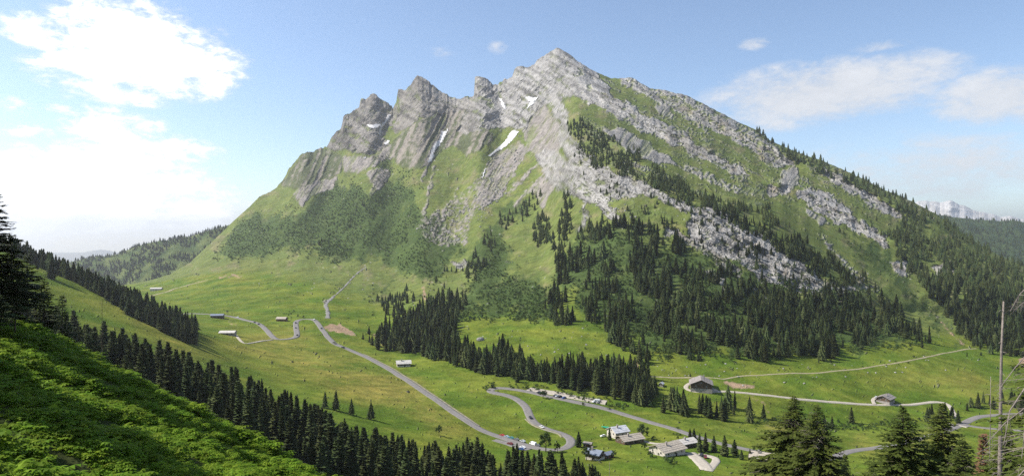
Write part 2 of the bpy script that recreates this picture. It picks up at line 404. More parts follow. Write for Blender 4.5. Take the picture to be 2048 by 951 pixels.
# relief: ridges stand nearer, gullies farther
def relief_map():
    m = np.zeros((MH, MW))
    gx, gy = np.meshgrid(np.arange(MW, dtype=np.float32) * MS + MX0, np.arange(MH, dtype=np.float32) * MS + MY0)
    gx = gx + 10 * fbm(gx / 60, gy / 60, 3); gy = gy + 10 * fbm(gx / 60 + 9, gy / 60, 3)
    for pts, amp, wd in (
        (P(742,185,715,250,690,300), 12, 24), (P(765,200,748,250,735,300), 14, 16), (P(690,230,672,280), 14, 18), (P(835,148,822,215,795,300,740,350,690,420,640,480), 24, 50), (P(870,180,860,225), 14, 18), (P(949,152,955,200,985,245), 14, 20), (P(930,262,900,330,850,420,800,500), 14, 40),
        (P(1115,92,1118,180,1125,215,1140,290,1180,350,1230,430), 40, 45), (P(1060,310,1020,420,960,520,930,600), 14, 50), (P(1033,133,1050,190), 18, 20), (P(1005,160,1030,235), 14, 18), (P(610,303,600,380,560,470), 26, 40), (P(655,296,640,345), 14, 18),
        (P(784,214,765,270,735,320,700,350,640,430,590,500), -24, 20), (P(890,258,865,320,845,390,800,450,740,520,650,620), -20, 17), (P(1000,185,1012,240,1000,300,965,350,900,470), -16, 18), (P(1090,205,1050,270,1000,330), -24, 28), (P(925,205,915,260,880,310), -8, 14), (P(640,400,560,500,500,540), -18, 26), (P(700,430,640,520), -16, 22),
        (P(1600,440,1700,500,1800,560,1900,660,1980,720), -22, 50), (P(1481,497,1492,488,1508,482), -16, 7), (P(1135,520,1125,600), -10, 40), (P(1040,540,1060,620), 12, 40), (P(1340,560,1330,640), -14, 40), (P(1450,600,1440,680), 14, 50), (P(1560,620,1600,700), -12, 45), (P(1700,610,1760,680), 14, 45)):
        best = np.full(m.shape, 1e9)
        for (ax, ay), (bx, by) in zip(pts[:-1], pts[1:]):
            dx, dy = bx - ax, by - ay
            t = np.clip(((gx - ax) * dx + (gy - ay) * dy) / (dx * dx + dy * dy), 0, 1)
            best = np.minimum(best, np.hypot(gx - ax - t * dx, gy - ay - t * dy))
        m += amp * np.exp(-(best / wd) ** 1.5)
    return m * .72
RELIEF = relief_map()
rock = sample(ROCK, PX, gp, 14, 30); ribs = sample(RIBS, PX, gp, 8, 25); scree = sample(SCREE, PX, gp, 10, 22)
left = 1 - sstep(PX, 1050, 1200)
ac = PX * .83 + gp * .55; al = -.55 * PX + .83 * gp                    # gullies of the left half run down to the left
sr = PX * .47 - gp * .88; sl = PX * .88 + gp * .47                     # beds of the right half dip to the right
n_left = ridged(ac / 50, al / 190, 6, .58) * 10 + fbm(ac / 15, al / 60, 5, .6) * 5.5
n_right = ridged(PX / 70 + gp / 200, gp / 120, 5, .55) * 3.5 + ridged(sr / 22, sl / 160, 4, .5) * 3 * (gp < 560) + fbm(PX / 20, gp / 20, 4) * 3
rk_left = ridged(PX / 58 + gp / 90, gp / 75, 6, .52) * 22 + ridged(sr / 24, sl / 95, 5, .55) * 12 + ridged(PX / 12 - gp / 40, gp / 30, 3, .6) * 2
rk_right = ridged(sr / 20, sl / 150, 5, .58) * 12 + ridged(PX / 34 - gp / 80, gp / 60, 6, .58) * 13
rib_n = (1 - 2 * np.abs(perlin(PX / 11 + gp / 26 + .5 * fbm(PX / 30, gp / 30, 3), gp / 120))) * 5 + fbm(PX / 6, gp / 10, 4) * 3
soft_n = n_left * left + n_right * (1 - left)
hard_n = rk_left * left + rk_right * (1 - left)
hard_n = hard_n - hard_n.mean() - 3
rel = sample(RELIEF, PX, gp) + soft_n * (1 - rock * .5) * .8 + hard_n * rock + rib_n * ribs + scree * fbm(PX / 7, gp / 7, 3) * 2
steep_fade = 1 - .6 * sstep(ri, row_of['T3'] + 6, row_of['S'])[:, None]
gd = gd - rel * mtn * steep_fade * gd / F
gz = (475.5 - gp) / F * gd
# meadows: soft swells, hummocks
wx = (PX - 1024) / F * gd
flat = 1 - mtn
farw = np.interp(gd, [300, 600, 1500], [.6, 1.0, 2.5])
gz = gz + flat * (fbm(wx / 130, gd / 130, 3) * 3.2 + fbm(wx / 34 + 7, gd / 34, 3) * .7) * farw
gp = 475.5 - gz / gd * F
# backs: behind the skyline the mountain falls away
bd, bz = [], []
for j in range(1, 12):
    bd.append(gd[-1] + 30 * j ** 1.5); bz.append(gz[-1] - 22 * j ** 1.5 * (1 + .3 * fbm(PXS / 60, PXS * 0 + j * .4, 3)))
GD = np.vstack([gd, bd]); GZ = np.vstack([gz, bz])
GX = (np.broadcast_to(PXS[None, :], GD.shape) - 1024) / F * GD
NR = GD.shape[0]
GP = 475.5 - GZ / GD * F

def col_at(px):
    c = min(max((px - PXS[0]) / 2.25, 0), NC - 1.001); i = int(c); f = c - i
    return GD[:, i] * (1 - f) + GD[:, i + 1] * f, GZ[:, i] * (1 - f) + GZ[:, i + 1] * f
def hit(px, py, r0=0, force=False):
    """first point of the terrain on the sight line through a pixel"""
    d, z = col_at(px)
    p = 475.5 - z / d * F
    for_r = np.where((p[r0:-1] >= py) & (p[r0 + 1:] < py))[0]
    if len(for_r) == 0:
        return hit(px, py + 3, r0) if force and py < 960 else None
    k = for_r[0] + r0; t = (p[k] - py) / (p[k] - p[k + 1])
    dd = d[k] * (1 - t) + d[k + 1] * t; zz = z[k] * (1 - t) + z[k + 1] * t
    return Vector(((px - 1024) / F * dd, dd, zz))
def zat(x, y):
    d, z = col_at(x / y * F + 1024)
    m = row_of['T3']
    return float(np.interp(y, d[:m], z[:m]))

# ------------------------------------------------------------------ terrain colour (the cover itself, with some shade in the left rock)
px_, py_ = np.broadcast_to(PXS[None, :], GD.shape), GP
front = (np.arange(NR) <= NRs - 1)[:, None] & ((np.arange(NR)[:, None] < row_of['K3'] + 2) | (np.arange(NR)[:, None] > row_of['K4'] - 4) | (px_ > 400))
def msk(m, warp, wl): return sample(m, px_, py_, warp, wl) * front
rock = msk(ROCK, 14, 30); ribs = msk(RIBS, 8, 25); scree = msk(SCREE, 10, 22); dirt = msk(DIRT, 10, 18); shrub = msk(SHRUB, 22, 40); dry = msk(DRY, 40, 120)
nA = fbm(GX / 60, GD / 60 + GZ / 40, 5); nB = fbm(GX / 14, GD / 14 + GZ / 9, 4); nC = fbm(px_ / 9, py_ / 6, 4); nD = fbm(px_ / 4.7 + 9, py_ / 4.7, 3)
high = sstep(GZ, 60, 500)
def c3(*c): return np.array(c)[None, None, :]
def lerp(a, b, t): return a + (b - a) * t[..., None]
sr_, sl_ = px_ * .47 - py_ * .88, px_ * .88 + py_ * .47
beds = fbm(sr_ / 7, sl_ / 70, 5, .6); beds2 = ridged(sr_ / 15 + .6 * fbm(px_ / 40, py_ / 40, 2), sl_ / 150, 4, .6)
nE = fbm(GX / 5, GD / 9 + GZ / 4, 4, .6)
onm = sstep(np.arange(NR), row_of['K6'] - 4, row_of['K6'] + 50)[:, None] * np.ones_like(GD)
C = lerp(c3(.058, .098, .012), c3(.110, .132, .020), sstep(nA + .35 * nB, -.45, .5))
C = lerp(C, c3(.185, .160, .040), np.clip(dry * (.56 + .9 * nA + .5 * nE) + sstep(nB + .4 * nE, .2, .7) * .2, 0, .85))
C = lerp(C, c3(.098, .116, .042), onm * .62)
C = lerp(C, c3(.150, .128, .075), sstep(fbm(px_ / 30 + 70, py_ / 22, 5, .6), .02, .5) * onm * .62)
ac_, al_ = px_ * .83 + py_ * .55, -.55 * px_ + .83 * py_
thick = fbm(ac_ / 34, al_ / 85, 4, .55)
C = lerp(C, c3(.036, .058, .018), np.clip(sstep(shrub * 1.1 + thick * .9 + nC * .35 + nD * .25, .45, .85), 0, 1) * .85)
# thin ledges of bare rock along the beds
ledge = sstep(beds2 + .5 * nD + .35 * nC, .52, .85) * sstep(GZ, 10, 140) * sstep(px_, 1080, 1250) * (.25 + .75 * sstep(fbm(px_ / 60 + 3, py_ / 40, 3), -.3, .3))
ledge = ledge + sstep(fbm(px_ / 12 + 30, py_ / 8, 5, .65), .22, .5) * sstep(GZ, 80, 420) * (1 - sstep(px_, 1080, 1250)) * .7
scr_g = sstep(fbm((px_ * .83 + py_ * .55) / 10, (-.55 * px_ + .83 * py_) / 55, 4, .6), -.08, .3)     # grass strips down the scree
sc_ = sstep(scree + nC * .5 + nD * .3, .36, .72) * (1 - .7 * scr_g)
mauve = sstep(left[0][None, :] + nA * .3, .3, .7)
C = lerp(C, lerp(c3(.25, .237, .217), c3(.215, .195, .178), mauve * np.ones_like(GD)) * (1 + .3 * nD[..., None] + .25 * nC[..., None]), sc_)
rib_f = perlin(px_ / 11 + py_ / 26 + .5 * fbm(px_ / 30, py_ / 30, 3), py_ / 120)
rb_ = sstep(ribs + nC * .4 + nD * .2, .3, .7)
C = lerp(C, lerp(c3(.205, .182, .158), c3(.075, .086, .044), sstep(rib_f * 1.6 + nC * .7 + nD * .4 + .35 * (1 - sstep(px_, 660, 720)), -.25, .35)), rb_ * .95)
grassy = sstep(.8 * beds2 - .3 + fbm(px_ / 18 + 5, py_ / 12, 5, .6) * 1.3 + .3 * nD, .25, .6) * .75 * (1 - .5 * sstep(GZ, 420, 640))
nM = fbm(px_ / 22 + 4, py_ / 17, 4, .6)
rk_ = np.maximum(sstep(rock + nC * .6 + nD * .5 + beds * .4 + nM * .35, .34, .74), ledge * .85)
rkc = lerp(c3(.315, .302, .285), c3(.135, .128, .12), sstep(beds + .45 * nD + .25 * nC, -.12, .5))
rkc = rkc * (1 + .24 * nD[..., None]) * (1 - .38 * sstep(beds2 + .2 * nC, .45, .8))[..., None] * (.70 + .34 * sstep(px_, 840, 1020))[..., None] * lerp(c3(1.04, 1.0, .95), c3(1, 1, 1), sstep(px_, 840, 1020))  # left peaks darker: browner stone plus some shade put into the colour
rkc = lerp(rkc, c3(.33, .275, .205), sstep(fbm(px_ / 26 + 11, py_ / 26, 4), .1, .5) * sstep(px_, 1200, 1450) * .6)
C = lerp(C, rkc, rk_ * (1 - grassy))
C = lerp(C, c3(.23, .165, .11) * (1 + .2 * nD[..., None]), sstep(dirt + nC * .4, .4, .7))
# scattered stones lying in the high pastures and on the far bank
st = sstep(fbm(px_ / 3.1, py_ / 2.1, 2), .56, .66) * sstep(fbm(px_ / 50, py_ / 40 + 30, 3), .0, .25) * sstep(np.arange(NR), row_of['K5'] - 10, row_of['K6'] - 10)[:, None]
C = lerp(C, c3(.30, .29, .27), st * .9)
RK = np.clip(np.maximum(np.maximum(rk_ * (1 - grassy), sc_ * .7), rb_ * .6), 0, 1)
C = np.clip(C * (1 + .1 * (1 - RK[..., None])), .01, .5)

def terrain_mat():
    m = bpy.data.materials.new('terrain'); m.use_nodes = True; t = NT(m.node_tree)
    b = t.n['Principled BSDF']
    pos = t.node('ShaderNodeNewGeometry').outputs['Position']
    cc = t.node('ShaderNodeAttribute', attribute_name='cover').outputs['Color']
    rk = t.node('ShaderNodeAttribute', attribute_name='stone').outputs['Fac']
    n1 = t.noise(pos, .09, 5, .6); n2 = t.noise(pos, .5, 4, .65); n3 = t.noise(pos, .02, 4, .5)
    tot = t.math('ADD', t.math('MULTIPLY', n1, .6), t.math('ADD', t.math('MULTIPLY', n2, .55), t.math('MULTIPLY', n3, .35)))
    val = t.ramp(tot, .4, 1.1, .45, 1.6)
    k = t.node('ShaderNodeVectorMath', operation='SCALE', inp={0: cc, 'Scale': val}).outputs[0]
    yel = t.ramp(t.noise(pos, .045, 6, .7), .48, .68, 0, .36)
    k = t.mix(t.math('MULTIPLY', yel, t.math('SUBTRACT', 1.0, rk, clamp=True)), k, (1.32, 1.1, 1.0), 'MULTIPLY')
    t.l.new(k, b.inputs['Base Color'])
    b.inputs['Roughness'].default_value = .92
    b.inputs['Specular IOR Level'].default_value = .02
    turned = t.node('ShaderNodeMapping', inp={0: pos, 'Rotation': (0, R(-28), 0)}).outputs[0]
    stretch = t.node('ShaderNodeMapping', inp={0: turned, 'Scale': (.3, .6, 1.7)}).outputs[0]
    rn = t.math('ADD', t.math('MULTIPLY', t.noise(stretch, .07, 8, .68), .6), t.math('MULTIPLY', t.noise(pos, .09, 7, .7), .4))
    hgt = t.math('ADD', t.math('MULTIPLY', t.math('MULTIPLY', rn, rk), 17.0), t.math('MULTIPLY', n2, .9))
    bp = t.node('ShaderNodeBump', inp={'Strength': .8, 'Distance': 1.0, 'Height': hgt})
    t.l.new(bp.outputs[0], b.inputs['Normal'])
    return m
M_TERR = terrain_mat()
def grid_mesh(name, X, Y, Z, colr, stone, mat):
    nr, nc = X.shape
    me = bpy.data.meshes.new(name)
    co = np.stack([X, Y, Z], -1).reshape(-1, 3).astype(np.float32)
    idx = np.arange(nr * nc).reshape(nr, nc)
    q = np.stack([idx[:-1, :-1], idx[:-1, 1:], idx[1:, 1:], idx[1:, :-1]], -1).reshape(-1, 4).astype(np.int32)
    me.vertices.add(len(co)); me.vertices.foreach_set('co', co.ravel())
    me.loops.add(q.size); me.loops.foreach_set('vertex_index', q.ravel())
    me.polygons.add(len(q)); me.polygons.foreach_set('loop_start', np.arange(0, q.size, 4, dtype=np.int32)); me.polygons.foreach_set('loop_total', np.full(len(q), 4, np.int32))
    fs_ = stone[:-1, :-1] + stone[1:, 1:] < .9
    me.polygons.foreach_set('use_smooth', fs_.reshape(-1))
    me.update(calc_edges=True)
    a = me.attributes.new('cover', 'FLOAT_COLOR', 'POINT')
    a.data.foreach_set('color', np.concatenate([colr.reshape(-1, 3), np.ones((len(co), 1))], 1).astype(np.float32).ravel())
    a = me.attributes.new('stone', 'FLOAT', 'POINT'); a.data.foreach_set('value', stone.reshape(-1).astype(np.float32))
    me.materials.append(mat)
    return link(name, me)
k6 = row_of['K6']
o = grid_mesh('meadow_ground', GX[:k6 + 1], GD[:k6 + 1], GZ[:k6 + 1], C[:k6 + 1], RK[:k6 + 1], M_TERR)
tag(o, 'green alpine meadows of the valley floor and its lower slopes', None, None, 'structure')
o = grid_mesh('mountain', GX[k6:], GD[k6:], GZ[k6:], C[k6:], RK[k6:], M_TERR)
tag(o, 'grey limestone mountain with jagged peaks above green slopes', None, None, 'structure')

# ------------------------------------------------------------------ the near slope the camera stands on
def plane_z(x, y): return -.446 * x - .312 * y - 8.8
NPX = np.arange(-900, 2451, 12.0)
ND = np.concatenate([np.linspace(2.5, 80, 110), np.linspace(82, 250, 50)])
nx, ny = np.meshgrid(NPX, ND)
u = (nx - 1024) / F
k0d = li(LN['K0'], nx, 2) + 18; k0z = (475.5 - li(LN['K0'], nx, 1)) / F * k0d - 1.5
d = np.minimum(ny, k0d)
dc = np.interp(nx, [-900, 90, 400, 680, 1100, 2450], [80, 62, 54, 48, 40, 34])
x = u * d
zp = plane_z(x, d)
zc = plane_z(u * dc, dc)
t = np.clip((d - dc) / (k0d - dc), 0, 1)
zfar = zc + (k0z - zc) * (1 - (1 - t) ** 1.35)
blend = sstep(d, dc - 5, dc + 7)
zn = zp * (1 - blend) + np.where(d > dc, zfar, zp) * blend
near = 1 - sstep(np.hypot(x, d), 3, 19)
zn = zn * (1 - near) + (-1.9 - .15 * d) * near
zn = zn + fbm(x / 7, d / 7, 4) * .55 * sstep(d, 6, 14) + fbm(x / 22, d / 22, 2) * 1.0 * sstep(d, 8, 30)
NX_, ND_, NZ_ = x, d, zn
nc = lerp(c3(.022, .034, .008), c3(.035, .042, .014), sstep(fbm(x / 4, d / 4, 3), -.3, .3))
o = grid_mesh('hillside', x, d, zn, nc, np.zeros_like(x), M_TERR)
tag(o, 'steep green hillside falling away below the viewpoint', None, None, 'structure')
def near_z(x, y):
    c = min(max((x / y * F + 1024 - NPX[0]) / 12.0, 0), len(NPX) - 1.001); i = int(c); f = c - i
    zc_ = NZ_[:, i] * (1 - f) + NZ_[:, i + 1] * f; dc_ = ND_[:, i] * (1 - f) + ND_[:, i + 1] * f
    return float(np.interp(y, dc_, zc_))

# ------------------------------------------------------------------ far hills and far mountains
def far_ridge(name, label, sky_pts, d0, depth, drop, cover, rough, wl, stone=0.0, step=3.0):
    a = np.array(sky_pts, float); px = np.arange(a[0, 0], a[-1, 0] + 1, step)
    py = np.interp(px, a[:, 0], a[:, 1]) + rough * fbm(px / wl, px * 0 + d0 * .01, 5)
    rows = 46
    X, Yd, Zz = [], [], []
    zs = (475.5 - py) / F * d0
    for j in range(rows):
        t = j / (rows - 1)
        if t < .75:
            s = 1 - t / .75
            dd = d0 - depth * s; zz = zs - drop * s ** 1.15 * (zs.max() * 0 + 1)
        else:
            s = (t - .75) / .25; dd = d0 + depth * .6 * s; zz = zs - drop * s
        dd = dd + 0 * px
        rel_ = ridged(px / (wl * 1.1), px * 0 + j / 9 + d0, 5, .55) * depth * .05 * (1 if t < .75 else .3) * min(1, abs(t - .75) * 8)
        dd = dd - rel_
        X.append((px - 1024) / F * dd); Yd.append(dd); Zz.append(zz)
    X, Yd, Zz = map(np.array, (X, Yd, Zz))
    n = fbm(X / (d0 * .02), Zz / (d0 * .01), 4)
    colr = lerp(c3(*cover[0]), c3(*cover[1]), sstep(n, -.3, .35))
    o = grid_mesh(name, X, Yd, Zz, colr, np.full_like(X, stone), M_TERR)
    tag(o, label, None, None, 'structure')
    return X, Yd, Zz
HL = far_ridge('hill', 'wooded ridge closing the far end of the valley', P(-500,560,-200,545,0,530,120,525,180,513,240,505,290,484,330,478,380,470,430,456,460,448,500,445,600,470), 2900, 900, 330, ((.036, .058, .018), (.085, .105, .034)), 5, 40)
HR = far_ridge('hill', 'dark forested ridge beyond the right flank', P(1700,430,1800,428,1880,430,1950,437,2048,442,2200,455,2450,440,2700,430), 4200, 1500, 460, ((.03, .048, .016), (.045, .065, .02)), 4, 50)
far_ridge('mountain', 'pale snow-streaked limestone massif on the horizon', P(1700,440,1790,420,1835,405,1855,400,1880,403,1905,400,1920,408,1945,418,1975,428,2000,430,2048,434,2150,432,2300,445,2500,440), 13000, 4000, 800, ((.55, .53, .5), (.42, .4, .37)), 9, 35, .5)
far_ridge('mountain', 'faint blue mountain at the end of the valley', P(-600,520,-100,515,60,512,150,505,200,498,235,503,300,512,420,500), 20000, 3000, 900, ((.1, .11, .1), (.14, .14, .12)), 5, 60)
# land between the far hills: one ground sheet out to the horizon
gx_, gy_ = np.meshgrid(np.linspace(-28000, 28000, 60), np.linspace(1500, 29000, 60))
o = grid_mesh('ground', gx_, gy_, -330 - 0 * gx_ - sstep(gy_, 2000, 6000) * 300, np.broadcast_to(np.array((.06, .08, .03)), gx_.shape + (3,)).copy(), np.zeros_like(gx_), M_TERR)
tag(o, 'distant valley land reaching to the horizon', None, None, 'structure')

# ------------------------------------------------------------------ materials
def mat(name, c1, c2=None, scale=1.0, rough=.8, rnd=0.0, metal=0.0, bump=0.0, coord='Object', spec=.3, trans=0.0, detail=4):
    m = bpy.data.materials.new(name); m.use_nodes = True; t = NT(m.node_tree); b = t.n['Principled BSDF']
    tc = t.node('ShaderNodeTexCoord').outputs[coord]
    n = t.noise(tc, scale, detail, .6)
    c = t.mix(t.ramp(n, .3, .7), c1, c2 if c2 else tuple(k * .75 for k in c1))
    if rnd:
        oi = t.node('ShaderNodeObjectInfo').outputs['Random']
        c = t.node('ShaderNodeHueSaturation', inp={'Hue': t.math('ADD', t.math('MULTIPLY', t.math('FRACT', t.math('MULTIPLY', oi, 7.3)), .05 * rnd), .5 - .025 * rnd), 'Saturation': 1.0, 'Value': t.math('ADD', t.math('MULTIPLY', oi, .9 * rnd), 1 - .45 * rnd), 'Fac': 1.0, 'Color': c}).outputs[0]
    t.l.new(c, b.inputs['Base Color'])
    b.inputs['Roughness'].default_value = rough; b.inputs['Metallic'].default_value = metal; b.inputs['Specular IOR Level'].default_value = spec
    if bump:
        bp = t.node('ShaderNodeBump', inp={'Strength': bump, 'Distance': .1, 'Height': n}); t.l.new(bp.outputs[0], b.inputs['Normal'])
    if trans:
        out = t.n['Material Output']
        tr = t.node('ShaderNodeBsdfTranslucent', inp={0: c}); ms = t.node('ShaderNodeMixShader', inp={0: trans})
        t.l.new(b.outputs[0], ms.inputs[1]); t.l.new(tr.outputs[0], ms.inputs[2]); t.l.new(ms.outputs[0], out.inputs[0])
    return m
M_SPR = mat('spruce_needles', (.060, .075, .025), (.032, .045, .016), 6, .7, .85, spec=.04)
M_SPRN = mat('spruce_needles_near', (.106, .132, .028), (.055, .078, .018), .9, .6, .25, trans=.35, spec=.05)
M_BARK = mat('bark', (.10, .075, .055), (.06, .045, .035), 8, .9)
M_DEAD = mat('dead_wood', (.24, .205, .175), (.15, .125, .105), 5, .85, bump=.4)
M_RUST = mat('dead_needles', (.17, .085, .042), (.11, .06, .03), 9, .8)
M_BUSH = mat('bush_leaves', (.070, .108, .028), (.038, .064, .018), 5, .65, .9, trans=.2, spec=.05)
M_LEAF = mat('tree_leaves', (.055, .085, .022), (.03, .055, .016), 3, .6, .4, trans=.25, spec=.05)
M_FERN = mat('fern_fronds', (.215, .315, .026), (.115, .205, .017), 2.2, .6, .6, trans=.5, spec=.05)
M_STONE = mat('boulder_stone', (.29, .28, .26), (.19, .18, .168), 1.3, .9, .5, bump=.5)

# ------------------------------------------------------------------ plant prototypes (unit height / unit radius)
def spruce_far(seed, slim=.17):
    r = random.Random(seed); b = MB(); tiers = 9; n = 7
    for k in range(tiers):
        z0 = .05 + .9 * k / tiers; z1 = min(1.0, z0 + .26 - .012 * k); rad = slim * (1 - z0) ** .85 * r.uniform(.85, 1.15) + .006
        vs = [(0, 0, z1)]; ph = r.uniform(0, 6)
        for i in range(2 * n):
            a = ph + math.pi * i / n; q = rad * (r.uniform(.85, 1.2) if i % 2 == 0 else r.uniform(.4, .6))
            vs.append((q * math.cos(a), q * math.sin(a), z0 + (r.uniform(-.02, .01) if i % 2 == 0 else .035)))
        b.add(vs, [(0, i + 1, (i + 1) % (2 * n) + 1) for i in range(2 * n)])
    return b
def spruce_mid(seed, slim=.16, bare=0.0):
    r = random.Random(seed); b = MB(); nw = 30
    for k in range(nw):
        z = .05 + .93 * (k / nw) ** .95; L = slim * (1 - z) ** .8 * r.uniform(.75, 1.15) + .012
        if z < .14: L *= .75
        m = 8 if z < .7 else 6; ph = r.uniform(0, 6)
        for i in range(m):
            if r.random() < bare: continue
            a = ph + 2 * math.pi * i / m + r.uniform(-.3, .3); l = L * r.uniform(.6, 1.18); zz = z + r.uniform(-.012, .012)
            ca, sa = math.cos(a), math.sin(a); wd = l * r.uniform(.26, .4) + .004
            up = .04 * (z - .35); dr = l * (.42 - .55 * z)
            p0 = (0, 0, zz + .012); pm = (ca * l * .58, sa * l * .58, zz - dr * .45 + up); pt = (ca * l, sa * l, zz - dr + up)
            pl = (pm[0] - sa * wd, pm[1] + ca * wd, pm[2] - .012); pr = (pm[0] + sa * wd, pm[1] - ca * wd, pm[2] - .012)
            hg = (pm[0] * .8, pm[1] * .8, pm[2] - .035 - .03 * r.random())
            b.add([p0, pl, pt, pr, pm, hg], [(0, 1, 4), (1, 2, 4), (2, 3, 4), (3, 0, 4), (0, 2, 5)])
    for k in range(6):                                              # cones added inside the crown to block light
        z0 = .1 + .14 * k; rr = slim * .42 * (1 - z0); vs = [(0, 0, z0 + .2)]
        for i in range(7): vs.append((rr * math.cos(i * .9 + k), rr * math.sin(i * .9 + k), z0 + r.uniform(-.02, .02)))
        b.add(vs, [(0, i + 1, (i + 1) % 7 + 1) for i in range(7)])
    b.tube([(0, 0, .93), (0, 0, 1.0)], [.006, .001], 4)
    return b
def trunk_mesh(name, r0=.016, top=.95, mt=None):
    b = MB(); b.tube([(0, 0, -.05), (0, 0, .02), (.002, 0, .4), (0, .002, top)], [r0 * 1.3, r0, r0 * .65, r0 * .1], 6)
    return b.mesh(name, mt or M_BARK, True)
def bush_proto(seed, n=70, flat=.75, ls=.3):
    r = random.Random(seed); b = MB()
    lob = [(r.uniform(-.5, .5), r.uniform(-.5, .5), r.uniform(.3, .75), r.uniform(.35, .6)) for _ in range(5)]
    for i in range(n):
        cx, cy, cz, cr = lob[i % 5]
        v = Vector((r.gauss(0, 1), r.gauss(0, 1), r.gauss(0, 1))); v.normalize(); v.z = abs(v.z) if r.random() < .7 else v.z
        p = Vector((cx, cy, cz)) + v * cr * r.uniform(.7, 1.05); p.z = max(.02, p.z * flat)
        t = v.cross(Vector((r.uniform(-1, 1), r.uniform(-1, 1), r.uniform(-1, 1)))); t.normalize(); q = v.cross(t)
        t = t + v * r.uniform(-.5, .5); s = ls * r.uniform(.5, 1.1)
        b.add([p - t * s * .5, p + q * s * .42, p + t * s * .6, p - q * s * .42], [(0, 1, 2, 3)])
    return b
def fern_proto(seed, nf=9):
    r = random.Random(seed); b = MB()
    for k in range(nf):
        a = 2 * math.pi * k / nf + r.uniform(-.35, .35); L = r.uniform(.7, 1.1); arch = r.uniform(.5, .95); ca, sa = math.cos(a), math.sin(a)
        pts = []
        for j in range(7):
            t = j / 6; pts.append((ca * L * (t ** 1.1), sa * L * (t ** 1.1), arch * (1.7 * t - 1.25 * t * t)))
        for j in range(6):
            p, q = pts[j], pts[j + 1]; wd = L * .24 * math.sin(math.pi * min(1, (j + .9) / 6.4)) + .012
            mx = [(p[i] * .5 + q[i] * .5) for i in range(3)]
            for s in (-1, 1):
                tip = (mx[0] - s * sa * wd + ca * .04, mx[1] + s * ca * wd + sa * .04, mx[2] - wd * .3 + r.uniform(-.02, .02))
                b.add([p, q, tip], [(0, 1, 2)])
    return b
def rock_proto(seed, sub=2):
    import bmesh
    r = random.Random(seed); bm = bmesh.new(); bmesh.ops.create_icosphere(bm, subdivisions=sub, radius=1)
    cuts = [(Vector((r.gauss(0, 1), r.gauss(0, 1), r.gauss(0, 1))).normalized(), r.uniform(.55, .85)) for _ in range(9)]
    for v in bm.verts:
        for n_, d_ in cuts:
            e = v.co.dot(n_) - d_
            if e > 0: v.co -= n_ * e
        v.co *= r.uniform(.95, 1.05); v.co.z *= .75
    me = bpy.data.meshes.new('boulder'); bm.to_mesh(me); bm.free(); me.materials.append(M_STONE)
    return me

def scatter(name, label, pts, sxy, sz, rots, kinds, protos, z_tilt=None):
    """one object: the plants stand on the points of its mesh"""
    me = bpy.data.meshes.new(name); n = len(pts)
    me.vertices.add(n); me.vertices.foreach_set('co', np.asarray(pts, np.float32).ravel())
    for nm, arr in (('sxy', sxy), ('sz', sz), ('rot', rots), ('kind', np.asarray(kinds, float))):
        a = me.attributes.new(nm, 'FLOAT', 'POINT'); a.data.foreach_set('value', np.asarray(arr, np.float32))
    o = link(name, me); tag(o, label, None, None, 'stuff')
    ng = bpy.data.node_groups.new(name, 'GeometryNodeTree')
    ng.interface.new_socket('Geometry', in_out='INPUT', socket_type='NodeSocketGeometry'); ng.interface.new_socket('Geometry', in_out='OUTPUT', socket_type='NodeSocketGeometry')
    N, Lk = ng.nodes, ng.links
    gi = N.new('NodeGroupInput'); go = N.new('NodeGroupOutput'); jn = N.new('GeometryNodeJoinGeometry')
    def attr(nm):
        q = N.new('GeometryNodeInputNamedAttribute'); q.data_type = 'FLOAT'; q.inputs[0].default_value = nm; return q.outputs[0]
    cs = N.new('ShaderNodeCombineXYZ'); sx = attr('sxy'); Lk.new(sx, cs.inputs[0]); Lk.new(sx, cs.inputs[1]); Lk.new(attr('sz'), cs.inputs[2])
    cr = N.new('ShaderNodeCombineXYZ'); Lk.new(attr('rot'), cr.inputs[2])
    kd = attr('kind')
    for i, po in enumerate(protos):
        cmp = N.new('FunctionNodeCompare'); cmp.data_type = 'FLOAT'; cmp.operation = 'EQUAL'; Lk.new(kd, cmp.inputs[0]); cmp.inputs[1].default_value = i; cmp.inputs['Epsilon'].default_value = .1
        oi = N.new('GeometryNodeObjectInfo'); oi.inputs['Object'].default_value = po; oi.inputs['As Instance'].default_value = True
        ip = N.new('GeometryNodeInstanceOnPoints')
        Lk.new(gi.outputs[0], ip.inputs['Points']); Lk.new(cmp.outputs[0], ip.inputs['Selection']); Lk.new(oi.outputs['Geometry'], ip.inputs['Instance']); Lk.new(cr.outputs[0], ip.inputs['Rotation']); Lk.new(cs.outputs[0], ip.inputs['Scale'])
        Lk.new(ip.outputs[0], jn.inputs[0])
    Lk.new(jn.outputs[0], go.inputs[0])
    md = o.modifiers.new('scatter', 'NODES'); md.node_group = ng
    return o
